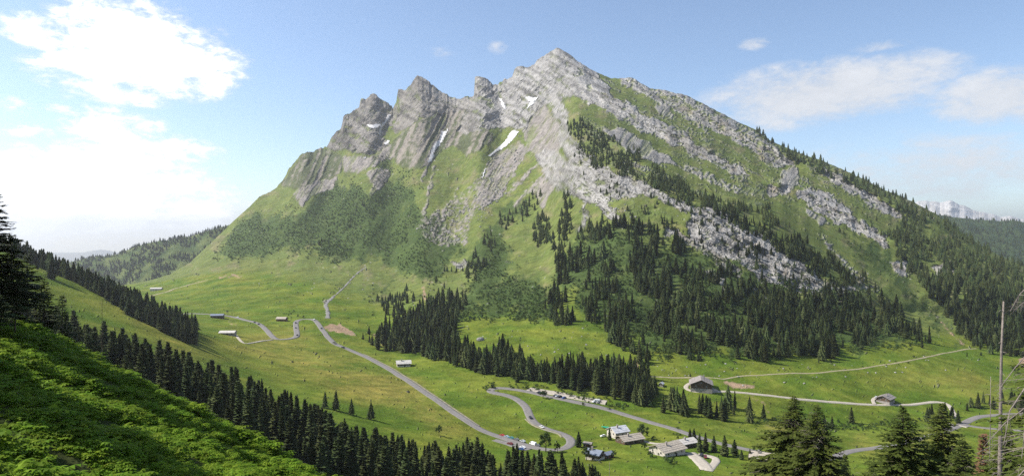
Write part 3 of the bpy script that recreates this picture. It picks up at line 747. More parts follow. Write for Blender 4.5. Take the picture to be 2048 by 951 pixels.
# the scatters reuse the crowns of single plants that stand in the scene themselves
TRUNK = trunk_mesh('trunk')
def single(name, label, cat, px, py, h, me, part='crown', trunk=True, near=False, group=None, wide=1.0, d=None):
    if d is not None:
        x_ = (px - 1024) / F * d; p = Vector((x_, d, near_z(x_, d) if near else zat(x_, d)))
    else: p = hit(px, py, 0, True)
    e = empty(name, p, random.uniform(0, 6.28)); e.scale = (h * wide, h * wide, h); tag(e, label, cat, group)
    c = link(part, me, e)
    if trunk: link('trunk', TRUNK, e)
    return c
LONE = 'lone spruces dotted over the meadow'
FAR = []
for (px, py, h, q), lb in zip(((650, 815, 11, .2), (672, 820, 13, .2), (703, 829, 11, .18), (742, 838, 12, .22)), ('lone spruce at the upper end of the row on the meadow above the dark belt', 'broad lone spruce, second of the row on the meadow above the dark belt', 'slim lone spruce in the middle of the row on the meadow above the dark belt', 'small spruce at the lower end of the row on the meadow above the dark belt')):
    FAR.append(single('spruce_tree', lb, 'tree', px, py, h, spruce_far(int(px), q).mesh('crown', M_SPR), group=LONE, wide=1.35))
BUSH = [single('bush', lb, 'bush', px, py, h, bush_proto(int(px)).mesh('bush', M_BUSH), 'foliage', False) for px, py, h, lb in ((985, 776, 5, 'dark bush at the tip of the upper hairpin bend'), (668, 688, 3.2, 'small bush below the straight road beside the brown earth patch'), (1300, 812, 4, 'round bush where the stream trees meet the road'))]
FERN = [single('fern', lb, 'fern', px, 0, .7, fern_proto(int(px), q).mesh('fern', M_FERN), 'fronds', False, True, d=dd) for px, dd, q, lb in ((60, 24, 9, 'fern clump in the bottom corner of the near slope'), (240, 26, 11, 'fern clump low on the near slope between two tree shadows'), (420, 32, 8, 'fern clump near the bottom middle of the fern slope'), (560, 40, 10, 'fern clump near the lower edge of the fern slope'))]
ROCKP = [single('boulder', lb, 'boulder', px, py, h, rock_proto(int(px), 2), 'stone', False) for px, py, h, lb in ((960, 679, 5.2, 'large grey boulder in the pasture below the leafy scrub'), (932, 681, 2.4, 'smaller boulder left of the large boulder in the pasture'), (918, 533, 7, 'pale rock block among spruces on the upper slope'))]

# ------------------------------------------------------------------ forests and shrubs of the valley and the mountain
def fill(poly, sp, weight=1.0, blur=2, warp=14, asp=.8, strokes=()):
    """jittered points in an outline, as pixels"""
    m = raster([poly] if poly else [], strokes, blur)
    if poly: xs = [p[0] for p in poly]; ys = [p[1] for p in poly]
    else: xs = [p[0] for s in strokes for p in s[0]]; ys = [p[1] for s in strokes for p in s[0]]
    x0, x1, y0, y1 = min(xs) - 30, max(xs) + 30, min(ys) - 30, max(ys) + 30
    gx, gy = np.meshgrid(np.arange(x0, x1, sp), np.arange(y0, y1, sp * asp))
    gx = (gx + rng.uniform(-.5, .5, gx.shape) * sp).ravel(); gy = (gy + rng.uniform(-.5, .5, gy.shape) * sp * asp).ravel()
    v = sample(m, gx, gy, warp, 30) * weight
    k = rng.random(len(gx)) < np.clip(v * 1.6 - .3, 0, weight)
    return gx[k], gy[k]
# ------------------------------------------------------------------ single spruces
MID = [spruce_mid(s, q).mesh('crown', M_SPR) for s, q in ((11, .15), (12, .17), (13, .135), (14, .19), (15, .16))]
MIDT = spruce_mid(21, .13, .55).mesh('crown', M_SPR)
def spruce(p, h, label, group=None, me=None, wide=1.0, lean=0.0):
    e = empty('spruce_tree', p, random.uniform(0, 6.28)); e.scale = (h * wide, h * wide, h)
    if lean: e.rotation_euler = (R(random.uniform(-lean, lean)), R(random.uniform(-lean, lean)), e.rotation_euler[2])
    tag(e, label, 'tree', group)
    link('crown', me or random.choice(MID), e); link('trunk', TRUNK, e)
    return e
BELT = 'spruces of the dark belt below the fern slope'
cands = []
for d_ in np.arange(226, 345, 5.6):
    for x_ in np.arange(-.88 * d_, .13 * d_, 5.4):
        xx, dd = x_ + rng.uniform(-2.3, 2.3), d_ + rng.uniform(-2.3, 2.3); a = xx / dd * F + 1024
        z_ = zat(xx, dd); py = 475.5 - z_ / dd * F
        hi = np.interp(a, [-100, 0, 150, 250, 330, 400, 500, 600, 700, 760, 850, 950, 1050, 1140, 1190], [560, 560, 588, 612, 655, 690, 742, 788, 838, 852, 878, 868, 884, 898, 925])
        lo = np.interp(a, [0, 90, 680], [600, 660, 960])
        htop = 475.5 - (z_ + 13) / dd * F
        h = rng.uniform(9, 25)
        if fbm(np.array([xx / 18]), np.array([dd / 18]), 2)[0] < -.3: continue
        top = 475.5 - (z_ + h) / dd * F
        if top < hi: h = (475.5 - (hi + rng.uniform(0, 22))) / F * dd - z_
        if h < 8 or py - h / dd * F > 951: continue
        if 475.5 - (z_ + h) / dd * F > lo + 30: continue
        cands.append((py, xx, dd, z_, h))
cands.sort(key=lambda q: (475.5 - (q[3] + q[4]) / q[2] * F < np.interp(q[1] / q[2] * F + 1024, [0, 90, 680], [600, 650, 945])) * -1000 + q[2])
belt_rest = cands[258:]
for _, xx, dd, z_, h in cands[:258]:
    a = xx / dd * F + 1024; k = int(np.searchsorted([190, 430, 680, 930], a))
    spruce((xx, dd, z_ - .3), h, ('dark spruce at the upper end of the dense belt beside the thin dead spruce', 'dark spruce in the belt section facing the wooded crest on the left', 'dark spruce in the middle of the belt left of the lone meadow spruces', 'dark spruce in the belt section below the straight road', 'dark spruce at the lower end of the belt in front of the parked cars')[k],
           ('belt spruces beside the thin dead spruce', 'belt spruces facing the wooded crest', 'belt spruces in the middle of the belt', 'belt spruces below the straight road', 'belt spruces in front of the parked cars')[k], None, rng.uniform(.95, 1.55), 1.5)
trees, tk_h = [(q[1], q[2], q[3] - .3) for q in belt_rest], [q[4] for q in belt_rest]

def conif(poly, sp, h0, h1, weight=1.0, clump=.0, strokes=(), blur=2, warp=14, r0=0):
    gx, gy = fill(poly, sp, weight, blur, warp, .85, strokes)
    if clump:
        k = fbm(gx / 45, gy / 30, 3) > clump - .35 + .25 * rng.random(len(gx)); gx, gy = gx[k], gy[k]
    for a, b in zip(gx, gy):
        p = hit(a, b, r0)
        if p is None: continue
        trees.append(tuple(p)); tk_h.append(rng.uniform(h0, h1) * (1.15 if rng.random() < .15 else 1))
conif(P(1125,215,1150,235,1210,268,1260,295,1300,332,1350,360,1400,388,1470,408,1530,424,1600,472,1650,503,1690,542,1740,568,1700,575,1640,562,1580,515,1540,486,1490,465,1440,432,1380,410,1330,387,1260,357,1200,350,1160,305,1138,270), 5.3, 7, 15, .95, .1)
conif(P(1140,300,1300,370,1440,440,1540,490,1640,560,1600,590,1480,545,1380,490,1300,440,1180,400), 10, 5, 12, .45, .1)
conif(P(1450,265,1600,330,1740,420,1790,480,1740,480,1600,400,1450,320), 15, 4, 9, .35, .1)
conif(P(1180,445,1230,440,1285,430,1330,480,1400,500,1440,548,1540,582,1640,592,1740,575,1800,620,1865,690,1840,698,1780,662,1740,652,1732,690,1680,715,1610,735,1560,728,1480,722,1400,702,1340,692,1290,732,1262,722,1240,692,1200,664,1180,642,1120,655,1080,642,1100,600,1120,540,1150,500,1160,460), 8.4, 12, 22, 1.0, .24)
conif(P(1480,590,1640,600,1740,590,1800,630,1860,690,1780,662,1735,690,1680,712,1600,720,1500,700), 10, 14, 23, .8, .1)
conif(P(1400,505,1440,520,1540,560,1640,575,1720,575,1700,610,1560,600,1440,560), 10, 10, 18, .7, .3)
conif(P(1250,395,1330,410,1380,440,1360,480,1300,440), 9, 7, 13, .6, .3)
conif(P(1480,480,1560,510,1640,560,1580,575,1500,545), 10, 8, 16, .7, .35)
conif(P(1065,430,1100,440,1106,488,1086,500,1068,482), 7.5, 15, 21)
conif(None, 8, 14, 22, 1.0, 0, [(P(1135,398,1130,450,1118,505,1130,560), 22, 1)])
conif(None, 9, 13, 20, .9, .1, [(P(1072,402,1012,440,972,490,948,545), 30, 1)])
conif(P(748,697,760,668,830,625,900,595,932,604,912,650,902,682,962,730,1000,708,1070,742,1130,746,1200,752,1290,748,1312,790,1302,815,1240,802,1180,786,1100,770,1020,756,960,746,880,722,800,702), 7.5, 14, 22, 1.0)
conif(P(1310,800,1340,805,1400,818,1460,815,1500,825,1500,842,1400,836,1310,826), 10, 13, 19, .85)
conif(P(755,598,795,590,832,580,822,602,795,640,762,632), 9, 12, 18, .9)
conif(P(860,560,880,545,915,525,930,540,900,560,880,600), 11, 9, 14, .6)
conif(P(1490,252,1545,278,1600,303,1700,343,1800,388,1900,440,2048,528,2440,705,2440,745,2048,715,1992,708,1942,692,1900,640,1862,592,1822,552,1790,522,1785,470,1803,432,1742,392,1652,350,1575,322,1535,294), 7.5, 12, 20, 1.0, .03)
conif(P(1830,560,1900,560,2048,580,2440,720,2440,745,2048,712,1992,706,1945,692,1880,610), 10.5, 14, 22, .9)
conif(P(1660,445,1730,470,1760,500,1720,505,1680,480), 9, 8, 13, .6, .2)
conif(P(1700,430,1750,440,1790,470,1770,480,1730,460), 9, 8, 12, .7, .2)
conif(P(1540,355,1600,370,1580,395,1530,380), 9, 5, 9, .6, .2)
conif(P(1250,240,1330,265,1400,305,1380,330,1300,290), 12, 4, 7, .25, .3)
conif(None, 9, 9, 14, .9, 0, [(P(1855,838,1890,832,1912,838), 14, 1), (P(1938,815,2000,808,2060,812), 14, 1), (P(1360,700,1395,712), 22, 1), (P(640,480,720,420,780,380), 40, .35), (P(740,690,752,682), 14, .7), (P(1290,720,1310,712), 14, .8), (P(1945,708,1990,712,2040,728), 12, .5), (P(590,640,610,645), 5, .3)])
# both sides of the wooded crest on the left
for a in np.arange(-380, 392, 4.6):
    n_ = 9
    for j in range(n_):
        d_, z_ = col_at(a); rr = row_of['K3'] + 9 - (j + rng.random()) * float(np.interp(a, [0, 150, 260, 380], [1.3, 1.5, 2.6, 2.9]))
        rr = min(max(rr, 1), row_of['K4'])
        dd = float(np.interp(rr, np.arange(NR), d_)); zz = float(np.interp(rr, np.arange(NR), z_))
        if rng.random() < .85: trees.append(((a - 1024) / F * dd + rng.uniform(-2, 2), dd, zz)); tk_h.append(rng.uniform(10, 19))
def on_ridge(H, n, h0, h1, cond, upto):
    X_, D_, Z_ = H
    i = rng.integers(0, X_.shape[1] - 1, n); j = rng.integers(3, upto, n); f, g = rng.random((2, n))
    p = [(A[j, i] * (1 - f) + A[j, i + 1] * f) * (1 - g) + (A[j + 1, i] * (1 - f) + A[j + 1, i + 1] * f) * g for A in (X_, D_, Z_)]
    k = perlin(p[0] / cond[0], p[2] / cond[1]) > cond[2]
    for q in zip(p[0][k], p[1][k], p[2][k]): trees.append(q); tk_h.append(rng.uniform(h0, h1))
on_ridge(HL, 11000, 11, 19, (110, 34, -.2), 36)
on_ridge(HR, 5500, 14, 24, (150, 60, -.28), 36)
ar = np.array(tk_h) * np.where(rng.random(len(tk_h)) < .22, rng.uniform(.4, .75, len(tk_h)), 1.0); nb_ = len(belt_rest)
MIDC = [next(o_ for o_ in bpy.data.objects if o_.data == m_) for m_ in MID]
tkind = rng.integers(0, 4, len(ar)); near_ = np.array([q[1] for q in trees]) < 1050; tkind[near_] = rng.integers(2, 4 + len(MIDC), near_.sum()); tkind[:nb_] = rng.integers(4, 4 + len(MIDC), nb_)
scatter('spruce_forest', 'dark spruce forest spread over the mountain flanks and along the stream', trees, ar * rng.uniform(.85, 1.8, len(ar)), ar, rng.uniform(0, 6.28, len(ar)), tkind, FAR + MIDC)

bushes, bh = [], []
def shrubs(poly, sp, r0_, r1_, weight=1.0, clump=.0, strokes=(), thicket=None):
    gx, gy = fill(poly, sp, weight, 2 if thicket is None else 9, 34 if thicket is not None else 18, .8, strokes)
    if thicket is not None:
        th_ = fbm((gx * .83 + gy * .55) / 34, (-.55 * gx + .83 * gy) / 85, 4, .55); k = th_ > thicket + .15 * rng.random(len(gx)); gx, gy = gx[k], gy[k]
    if clump:
        k = fbm(gx / 40 + 9, gy / 28, 3) > clump - .35 + .2 * rng.random(len(gx)); gx, gy = gx[k], gy[k]
    for a, b in zip(gx, gy):
        p = hit(a, b)
        if p is not None: bushes.append(tuple(p)); bh.append(rng.uniform(r0_, r1_))
shrubs(P(390,530,480,442,540,418,600,415,640,395,700,372,745,390,790,350,832,382,842,420,830,470,760,520,700,540,640,515,600,500,540,505,450,515), 3.7, 1.6, 4.6, 1, 0, (), -.12)
shrubs(None, 5, 2.5, 5.5, .9, .2, [(P(640,500,690,440,740,400,800,360), 60, 1), (P(440,510,520,450,580,430), 40, .9), (P(560,500,600,450,650,395,700,350), 14, 1)])
shrubs(P(745,318,775,310,792,345,775,355,750,332), 5, 3, 5)
shrubs(P(800,440,870,420,900,450,930,500,880,560,820,540,760,530), 4.5, 1.6, 4.2, .9, 0, (), -.02)
shrubs(P(920,645,912,600,945,545,1010,465,1040,560,1110,575,1115,645,980,640), 5, 1.8, 4.4, 1, .12)
shrubs(P(1100,560,1180,440,1400,500,1700,590,1860,690,1700,710,1300,720,1180,650), 6.5, 1.8, 4.4, .95, .12)
shrubs(P(1640,440,1780,500,1790,540,1900,640,1940,690,1900,700,1820,600,1760,560,1700,500), 7, 1.8, 4, .8, .3)
shrubs(P(1400,270,1520,310,1580,345,1700,410,1760,450,1700,430,1560,390,1420,320), 9, 1.5, 3.5, .5, .3)
shrubs(P(720,600,760,560,860,530,900,600,840,620,760,640), 9, 1.5, 4, .6, .3)
shrubs(P(960,640,1080,650,1180,650,1240,720,1200,740,1000,700), 22, 1, 2.2, .5)
shrubs(P(1300,700,1500,725,1700,720,1850,700,1950,720,1700,745,1400,745), 16, .8, 2.2, .5, .2)
shrubs(P(560,460,640,500,760,560,720,640,560,580,500,560), 16, 1, 2.6, .5, .3)
shrubs(None, 5, 1.2, 2.8, 1, 0, [(P(700,552,665,590,645,612), 6, 1), (P(545,620,570,624,590,630,625,632), 6, .9), (P(415,616,500,618), 4, .7), (P(660,632,690,640,700,655), 7, .7), (P(1015,768,1050,772,1100,780,1210,805,1260,815), 9, .8), (P(1660,853,1740,852,1800,845,1880,840), 11, .9), (P(1500,838,1560,846,1650,856), 10, .9), (P(1255,870,1290,872,1330,875), 6, .6), (P(1296,905,1330,918,1360,926), 6, 1), (P(1340,872,1365,862), 6, 1), (P(970,772,985,774), 8, 1), (P(1380,897,1440,905), 6, .6), (P(430,700,470,710), 10, .25), (P(560,775,660,790), 14, .25), (P(760,820,860,850), 16, .25), (P(1500,905,1560,920), 7, .7)])
for _ in range(1000):
    p = hit(rng.uniform(380, 2048), rng.uniform(560, 935))
    if p is not None and rng.random() < .5: bushes.append(tuple(p)); bh.append(rng.uniform(.15, .42) if rng.random() < .9 else rng.uniform(.5, 1.0))
def onb(H, n, cond):
    X_, D_, Z_ = H
    for _ in range(n):
        i = rng.integers(0, X_.shape[1] - 1); j = rng.integers(3, 36)
        bushes.append((X_[j, i], D_[j, i], Z_[j, i])); bh.append(rng.uniform(3, 6))
onb(HL, 900, None)
br = np.array(bh)
scatter('shrubbery', 'green alder scrub covering the lower mountain slopes', bushes, br, br * rng.uniform(.8, 1.4, len(br)), rng.uniform(0, 6.28, len(br)), rng.integers(0, 3, len(br)), BUSH)

# ------------------------------------------------------------------ rubble
stones, ss = [], []
def rocks(poly, sp, r0_, r1_, weight=1.0, strokes=()):
    gx, gy = fill(poly, sp, weight, 2, 16, .7, strokes)
    for a, b in zip(gx, gy):
        p = hit(a, b)
        if p is not None: stones.append(tuple(p)); ss.append(r0_ + (r1_ - r0_) * rng.random() ** 3)
rocks(P(988,312,1040,290,1050,310,1020,362,1000,402,958,440,945,390), 4.2, .8, 5, .8)
rocks(P(828,452,890,408,965,388,945,450,932,492,880,494,840,474), 5, .8, 4.5, .6)
rocks(P(940,430,1000,400,980,440,960,470), 6, .6, 3, .5)
rocks(P(760,600,830,570,900,560,880,620,800,650), 8, .5, 2.5, .5)
rocks(P(930,640,1060,650,1180,650,1230,720,1150,735,980,700), 13, .3, 1.6, .5)
rocks(P(1290,720,1500,728,1700,715,1950,700,1990,740,1700,760,1500,770,1300,760), 15, .3, 1.5, .5)
rocks(P(560,490,700,540,780,560,740,600,620,540), 12, .5, 2.2, .35)
rocks(P(1150,380,1240,400,1290,440,1240,445,1180,420), 6, .8, 3, .5)
rocks(P(1340,300,1430,330,1560,400,1540,410,1420,350), 7, .6, 2.5, .5)
rocks(P(1400,270,1550,320,1700,400,1780,470,1700,440,1560,380), 11, .6, 2.4, .5)
rocks(None, 5, .4, 1.4, .7, [(P(1640,468,1690,520,1722,562), 12, .7), (P(1395,928,1418,940), 4, 1), (P(1060,300,1085,350,1110,400), 20, .6), (P(700,655,720,672), 12, .5)])
sr_a = np.array(ss)
scatter('rubble', 'grey limestone rubble fallen below the cliffs and over the pastures', stones, sr_a, sr_a * rng.uniform(.7, 1.2, len(sr_a)), rng.uniform(0, 6.28, len(sr_a)), rng.integers(0, 3, len(sr_a)), ROCKP)

# ------------------------------------------------------------------ ferns on the near slope
fp, fs = [], []
fd = np.sqrt(rng.uniform(10 ** 2, 68 ** 2, 24000)); fx = (rng.uniform(-260, 840, 24000) - 1024) / F * fd
fn = fbm(fx / 2.3, fd / 2.8, 3)
for x_, d_, n_ in zip(fx, fd, fn):
    if n_ < -.34 + .2 * rng.random(): continue
    fp.append((x_, d_, near_z(x_, d_) - .05)); fs.append(rng.uniform(.42, .78) * (1 + 1.6 * max(0, n_)) * (1 if n_ > -.06 else .5))
fa = np.array(fs)
scatter('undergrowth', 'bright green ferns covering the steep near slope', fp, fa, fa * rng.uniform(.8, 1.25, len(fa)), rng.uniform(0, 6.28, len(fa)), rng.integers(0, 4, len(fa)), FERN)

# ------------------------------------------------------------------ roads and tracks
M_ASPH = mat('asphalt', (.19, .176, .165), (.15, .14, .132), .35, .9, coord='Object', spec=.2)
M_GRAV = mat('gravel', (.40, .36, .30), (.31, .275, .225), .5, .95, coord='Object', spec=.1)
M_PATH = mat('trodden_earth', (.33, .28, .19), (.22, .20, .11), .4, .95, coord='Object', spec=.1)
M_BED = mat('stream_gravel', (.23, .22, .21), (.15, .145, .135), .6, .9, coord='Object', spec=.1)
M_LINE = mat('road_paint', (.6, .6, .57), (.45, .45, .42), 2, .7, coord='Object')
M_VERGE = mat('gravel_verge', (.26, .225, .165), (.15, .15, .08), .5, .95, coord='Object', spec=.1)
def smooth_line(pts, step):
    p = [Vector((q.x, q.y)) for q in pts]
    for _ in range(3):
        n = [p[0]]
        for a, b in zip(p[:-1], p[1:]): n += [a * .75 + b * .25, a * .25 + b * .75]
        n.append(p[-1]); p = n
    out = [p[0]]; acc = 0.0
    for a, b in zip(p[:-1], p[1:]):
        L = (b - a).length
        if L < 1e-6: continue
        while acc + L >= step:
            t = (step - acc) / L; a = a + (b - a) * t; out.append(a.copy()); L = (b - a).length; acc = 0.0
            if L < 1e-6: break
        acc += L
    return out
def ribbon(name, label, px_pts, width, material, lift=.2, step=4.0, cross=5, wob=.0, offs=0.0, skirt=.5):
    pts = [hit(*q) for q in px_pts]; pts = [q for q in pts if q is not None]
    c = smooth_line(pts, step); n = len(c); b = MB()
    hs = []
    for i in range(n):
        t = c[min(i + 1, n - 1)] - c[max(i - 1, 0)]; t.normalize(); nr = Vector((-t.y, t.x))
        wd = width * (1 + wob * random.uniform(-1, 1))
        zs = [zat((c[i] + nr * (wd * (k / (cross - 1) - .5) + offs)).x, (c[i] + nr * (wd * (k / (cross - 1) - .5) + offs)).y) for k in range(cross)]
        hs.append((nr, wd, max(zs[1:-1]) * .6 + .4 * sum(zs) / cross))
    zz = [h[2] for h in hs]
    for _ in range(3): zz = [(zz[max(i - 1, 0)] + 2 * zz[i] + zz[min(i + 1, n - 1)]) / 4 for i in range(n)]
    for i in range(n):
        nr, wd, _ = hs[i]
        for k in range(cross + 2):
            kk = min(max(k - 1, 0), cross - 1); f = kk / (cross - 1) - .5
            q = c[i] + nr * (wd * f + offs + (0 if 1 <= k <= cross else (-.5 if k == 0 else .5)))
            g = zat(q.x, q.y) + lift
            z = max(zz[i] + lift - .05 * abs(f), g - .05) if 1 <= k <= cross else g - skirt - lift
            b.v.append((q.x, q.y, z))
    m = cross + 2
    for i in range(n - 1):
        for k in range(m - 1): b.f.append((i * m + k + 1, i * m + k, (i + 1) * m + k, (i + 1) * m + k + 1)); b.m.append(0)
    o = b.build(name, material, None, True)
    tag(o, label, None, None, 'structure')
    return o, c
ROAD = P(360,627,400,627,420,628,449,630,474,634.5,501,642,524.6,650.5,534.7,660.6,543,672,550,677.4,561.6,678.5,582,677,593.6,673,594,664,591.5,650.5,592,642,602,638,619,637.4,632,640.4,642.4,655.5,659,679,676,691,703,701,720,708,790,744,841,779,904.6,822,951,855,998,873,1045,888,1084,898,1115,900.6,1138.6,892,1144,880,1131,868.6,1092,857,1068,845,1058.6,829.6,1051,810,1033,796.5,1010,788.6,986.5,784.8,978.7,781,984.5,776.5,1006,775,1037,779,1076,786.7,1123,798,1185,810,1240,823.7,1350,857,1371,866,1430,884,1500,900,1560,912,1620,920,1662,916,1707,899,1768,893,1830,880,1890,862,1925,848,1945,835,1985,829,2080,826)
road, RC = ribbon('road', 'grey mountain road winding down the valley in hairpin bends', ROAD, 6.3, M_ASPH, .22, 3.0, 5)
ribbon('verge', 'gravel verge along the straight valley road', P(720,706.5,790,742,841,777,904,819,951,852), 1.4, M_VERGE, .14, 4, 3, .3, 3.6)
ribbon('verge', 'bare earth bank inside the lower hairpin bend', P(1060,835,1075,848,1100,857,1130,866,1136,876), 1.6, M_VERGE, .3, 4, 3, .3, -4.0)
ribbon('road', 'side road forking at the bend on the right', P(1915,852,1935,850,1950,853,1985,857,2060,862), 5.0, M_ASPH, .26, 4)
ribbon('path', 'pale gravel track from the big farmhouse past the lone chalet', P(1389,763,1374,768,1370,776,1384,782,1410,783.5,1440,782,1460,782.5,1500,786,1560,793,1600,798,1640,801,1682,804.6,1744,808.7,1805.5,809.5,1846.6,805,1879.5,802.5,1896,807,1905,820,1916,838), 3.6, M_GRAV, .22, 4, 5, .08)
ribbon('path', 'short gravel drive curling up to the lone chalet', P(1750,808,1745,801,1748,796,1756,794), 3.0, M_GRAV, .26, 2.5, 5)
ribbon('path', 'thin footpath crossing the upper pasture', P(1084,738,1146,741,1224,749.6,1271,748,1305.6,753,1426.6,754,1446,758,1456,756,1479,751,1538,748.5,1590,745,1653,744,1723,737,1764,729,1822,721,1871,710,1908,702,1953.5,696.5), 1.7, M_PATH, .16, 4, 3, .2)
ribbon('path', 'dirt track from the white-roofed barn to the road', P(472,670,478,678,484,684,491,687,505,685,518,682.5,524.6,680.5,545,678.5), 2.6, M_GRAV, .2, 4, 5, .1)
ribbon('parking', 'pale gravel parking strip above the upper hairpin', P(1052,780,1105,789,1140,797,1175,803,1214,810), 9.5, M_GRAV, .2, 4, 7, .05, 5.5)
ribbon('parking', 'paved lay-by beside the row of parked cars', P(995,878,1020,884,1045,892,1075,899), 6, M_ASPH, .2, 4, 5, .05, -4.5)
ribbon('parking', 'gravel forecourt in front of the big farmhouse', P(1388,780,1410,781,1436,778), 8, M_GRAV, .24, 3, 5, .05, 1)
ribbon('path', 'grey gravel yard below the chalets', P(1378,905,1392,914,1405,926,1416,942), 8, M_GRAV, .24, 3, 5, .06)
ribbon('path', 'gravel arm of the chalet yard', P(1396,908,1420,912,1435,917,1426,930,1416,942), 4.5, M_GRAV, .3, 3, 5, .06)
ribbon('path', 'gravel lane joining the farm and the large chalet', P(1283,880,1300,885,1318,887,1335,886,1355,880), 3.4, M_GRAV, .22, 3, 5, .06)
ribbon('path', 'concrete apron beside the bend on the right', P(1895,846,1915,850,1936,854), 3.4, M_GRAV, .34, 3, 5)
ribbon('path', 'far track along the head of the valley', P(300,592,345,578,385,566,420,558), 5, M_PATH, .3, 8, 3, .1)
ribbon('stream', 'dry grey stream bed coming down to the road', P(655,636,656,621,650,609,658,600,668,592), 5.0, M_BED, .2, 4, 5, .6)

ribbon('stream', 'narrow gully of the stream cut into the slope above the dry bed', P(667,592,676,585,689,573.5,700,560,714.5,545,733,532.5), 2.6, M_BED, .3, 4, 3, .7)

# ------------------------------------------------------------------ snow patches lying in the gullies
M_SNOW = mat('snow', (.58, .575, .58), (.42, .41, .405), .05, .6, coord='Object', bump=.2)
for poly, lb in ((P(880,263,891,262,898,249,894,268,881,290,867,305,863,322,854,327,857,310,868,289,879,277), 'long snow tongue below the middle peak'),
                 (P(1024,260,1038,262,1031,273,1016,290,1000,300,980,313,977,309,1000,294,1014,280), 'wide snow tongue below the cirque wall'),
                 (P(1048,194,1076,196,1066,210,1052,220,1058,206), 'triangular snow patch high under the summit'), (P(996,197,1001,198,1008,208,1017,217,1010,220,1002,211), 'narrow snow strip beside the square crag'),
                 (P(960,360,967,341,974,332,967,352), 'small snow sliver at the lower end of the gully'), (P(776,229,781,231,773,249,764,258,761,271,756,269,760,254,768,244), 'thin snow couloir between the two left peaks'),
                 (P(733,249,766,247,756,257,744,257), 'shaded snow patch on the leftmost peak'), (P(775,278,780,281,771,291,767,286), 'small snow patch at the foot of the left couloir'), (P(724,317,732,316,730,321,724,321), 'tiny snow patch on the scree of the left peak')):
    m = raster([poly], [], 0)
    xs = [p[0] for p in poly]; ys = [p[1] for p in poly]
    c0, c1 = int((min(xs) - PXS[0]) / 2.25) - 2, int((max(xs) - PXS[0]) / 2.25) + 3
    sub = sample(m, np.broadcast_to(PXS[None, c0:c1], (NRs, c1 - c0)), GP[:NRs, c0:c1], 5, 9)
    okv = sub > .45
    b = MB(); idx = {}
    def vid(r_, c_):
        if (r_, c_) not in idx:
            idx[(r_, c_)] = len(b.v); k = 1 - (1.2 + 1.0 * okv[r_, c_]) / GD[r_, c0 + c_]
            b.v.append((GX[r_, c0 + c_] * k, GD[r_, c0 + c_] * k, GZ[r_, c0 + c_] * k + .8))
        return idx[(r_, c_)]
    for r_ in range(row_of['K6'], NRs - 1):
        if not okv[r_:r_ + 2].any(): continue
        for c_ in range(c1 - c0 - 1):
            if okv[r_:r_ + 2, c_:c_ + 2].sum() >= 3:
                b.f.append((vid(r_, c_), vid(r_, c_ + 1), vid(r_ + 1, c_ + 1), vid(r_ + 1, c_))); b.m.append(0)
    if b.f: tag(b.build('snow_patch', M_SNOW, None, True), lb, 'snow patch', 'snow patches left in the gullies')

# ------------------------------------------------------------------ buildings
M_WOOD = mat('weathered_timber', (.115, .075, .048), (.07, .047, .032), 1.2, .85)
M_WOODR = mat('red_brown_timber', (.20, .085, .05), (.13, .06, .038), 1.2, .85)
M_PLAST = mat('pale_plaster', (.55, .50, .43), (.42, .38, .33), .6, .9)
M_STW = mat('stone_wall', (.33, .30, .27), (.22, .2, .18), 1.0, .9)
M_SHING = mat('beige_roof_shingles', (.40, .35, .285), (.28, .245, .20), .7, .8)
M_GREYR = mat('grey_brown_roof', (.265, .235, .215), (.19, .17, .155), .6, .8)
M_WHITR = mat('pale_sheet_roof', (.52, .49, .445), (.41, .385, .35), .5, .6)
M_BLUER = mat('slate_blue_roof', (.20, .225, .28), (.15, .17, .215), .6, .45)
M_RUSTR = mat('rusty_sheet_roof', (.36, .16, .115), (.50, .42, .38), .45, .7)
M_METR = mat('galvanised_roof', (.52, .53, .55), (.40, .40, .41), .4, .5)
M_GLASS = mat('window_glass', (.03, .035, .045), (.02, .022, .03), 1, .12, spec=.6)
M_DARKW = mat('dark_door', (.045, .032, .024), (.03, .022, .018), 2, .8)
M_FRAME = mat('window_frame', (.5, .47, .42), (.38, .35, .31), 2, .7)
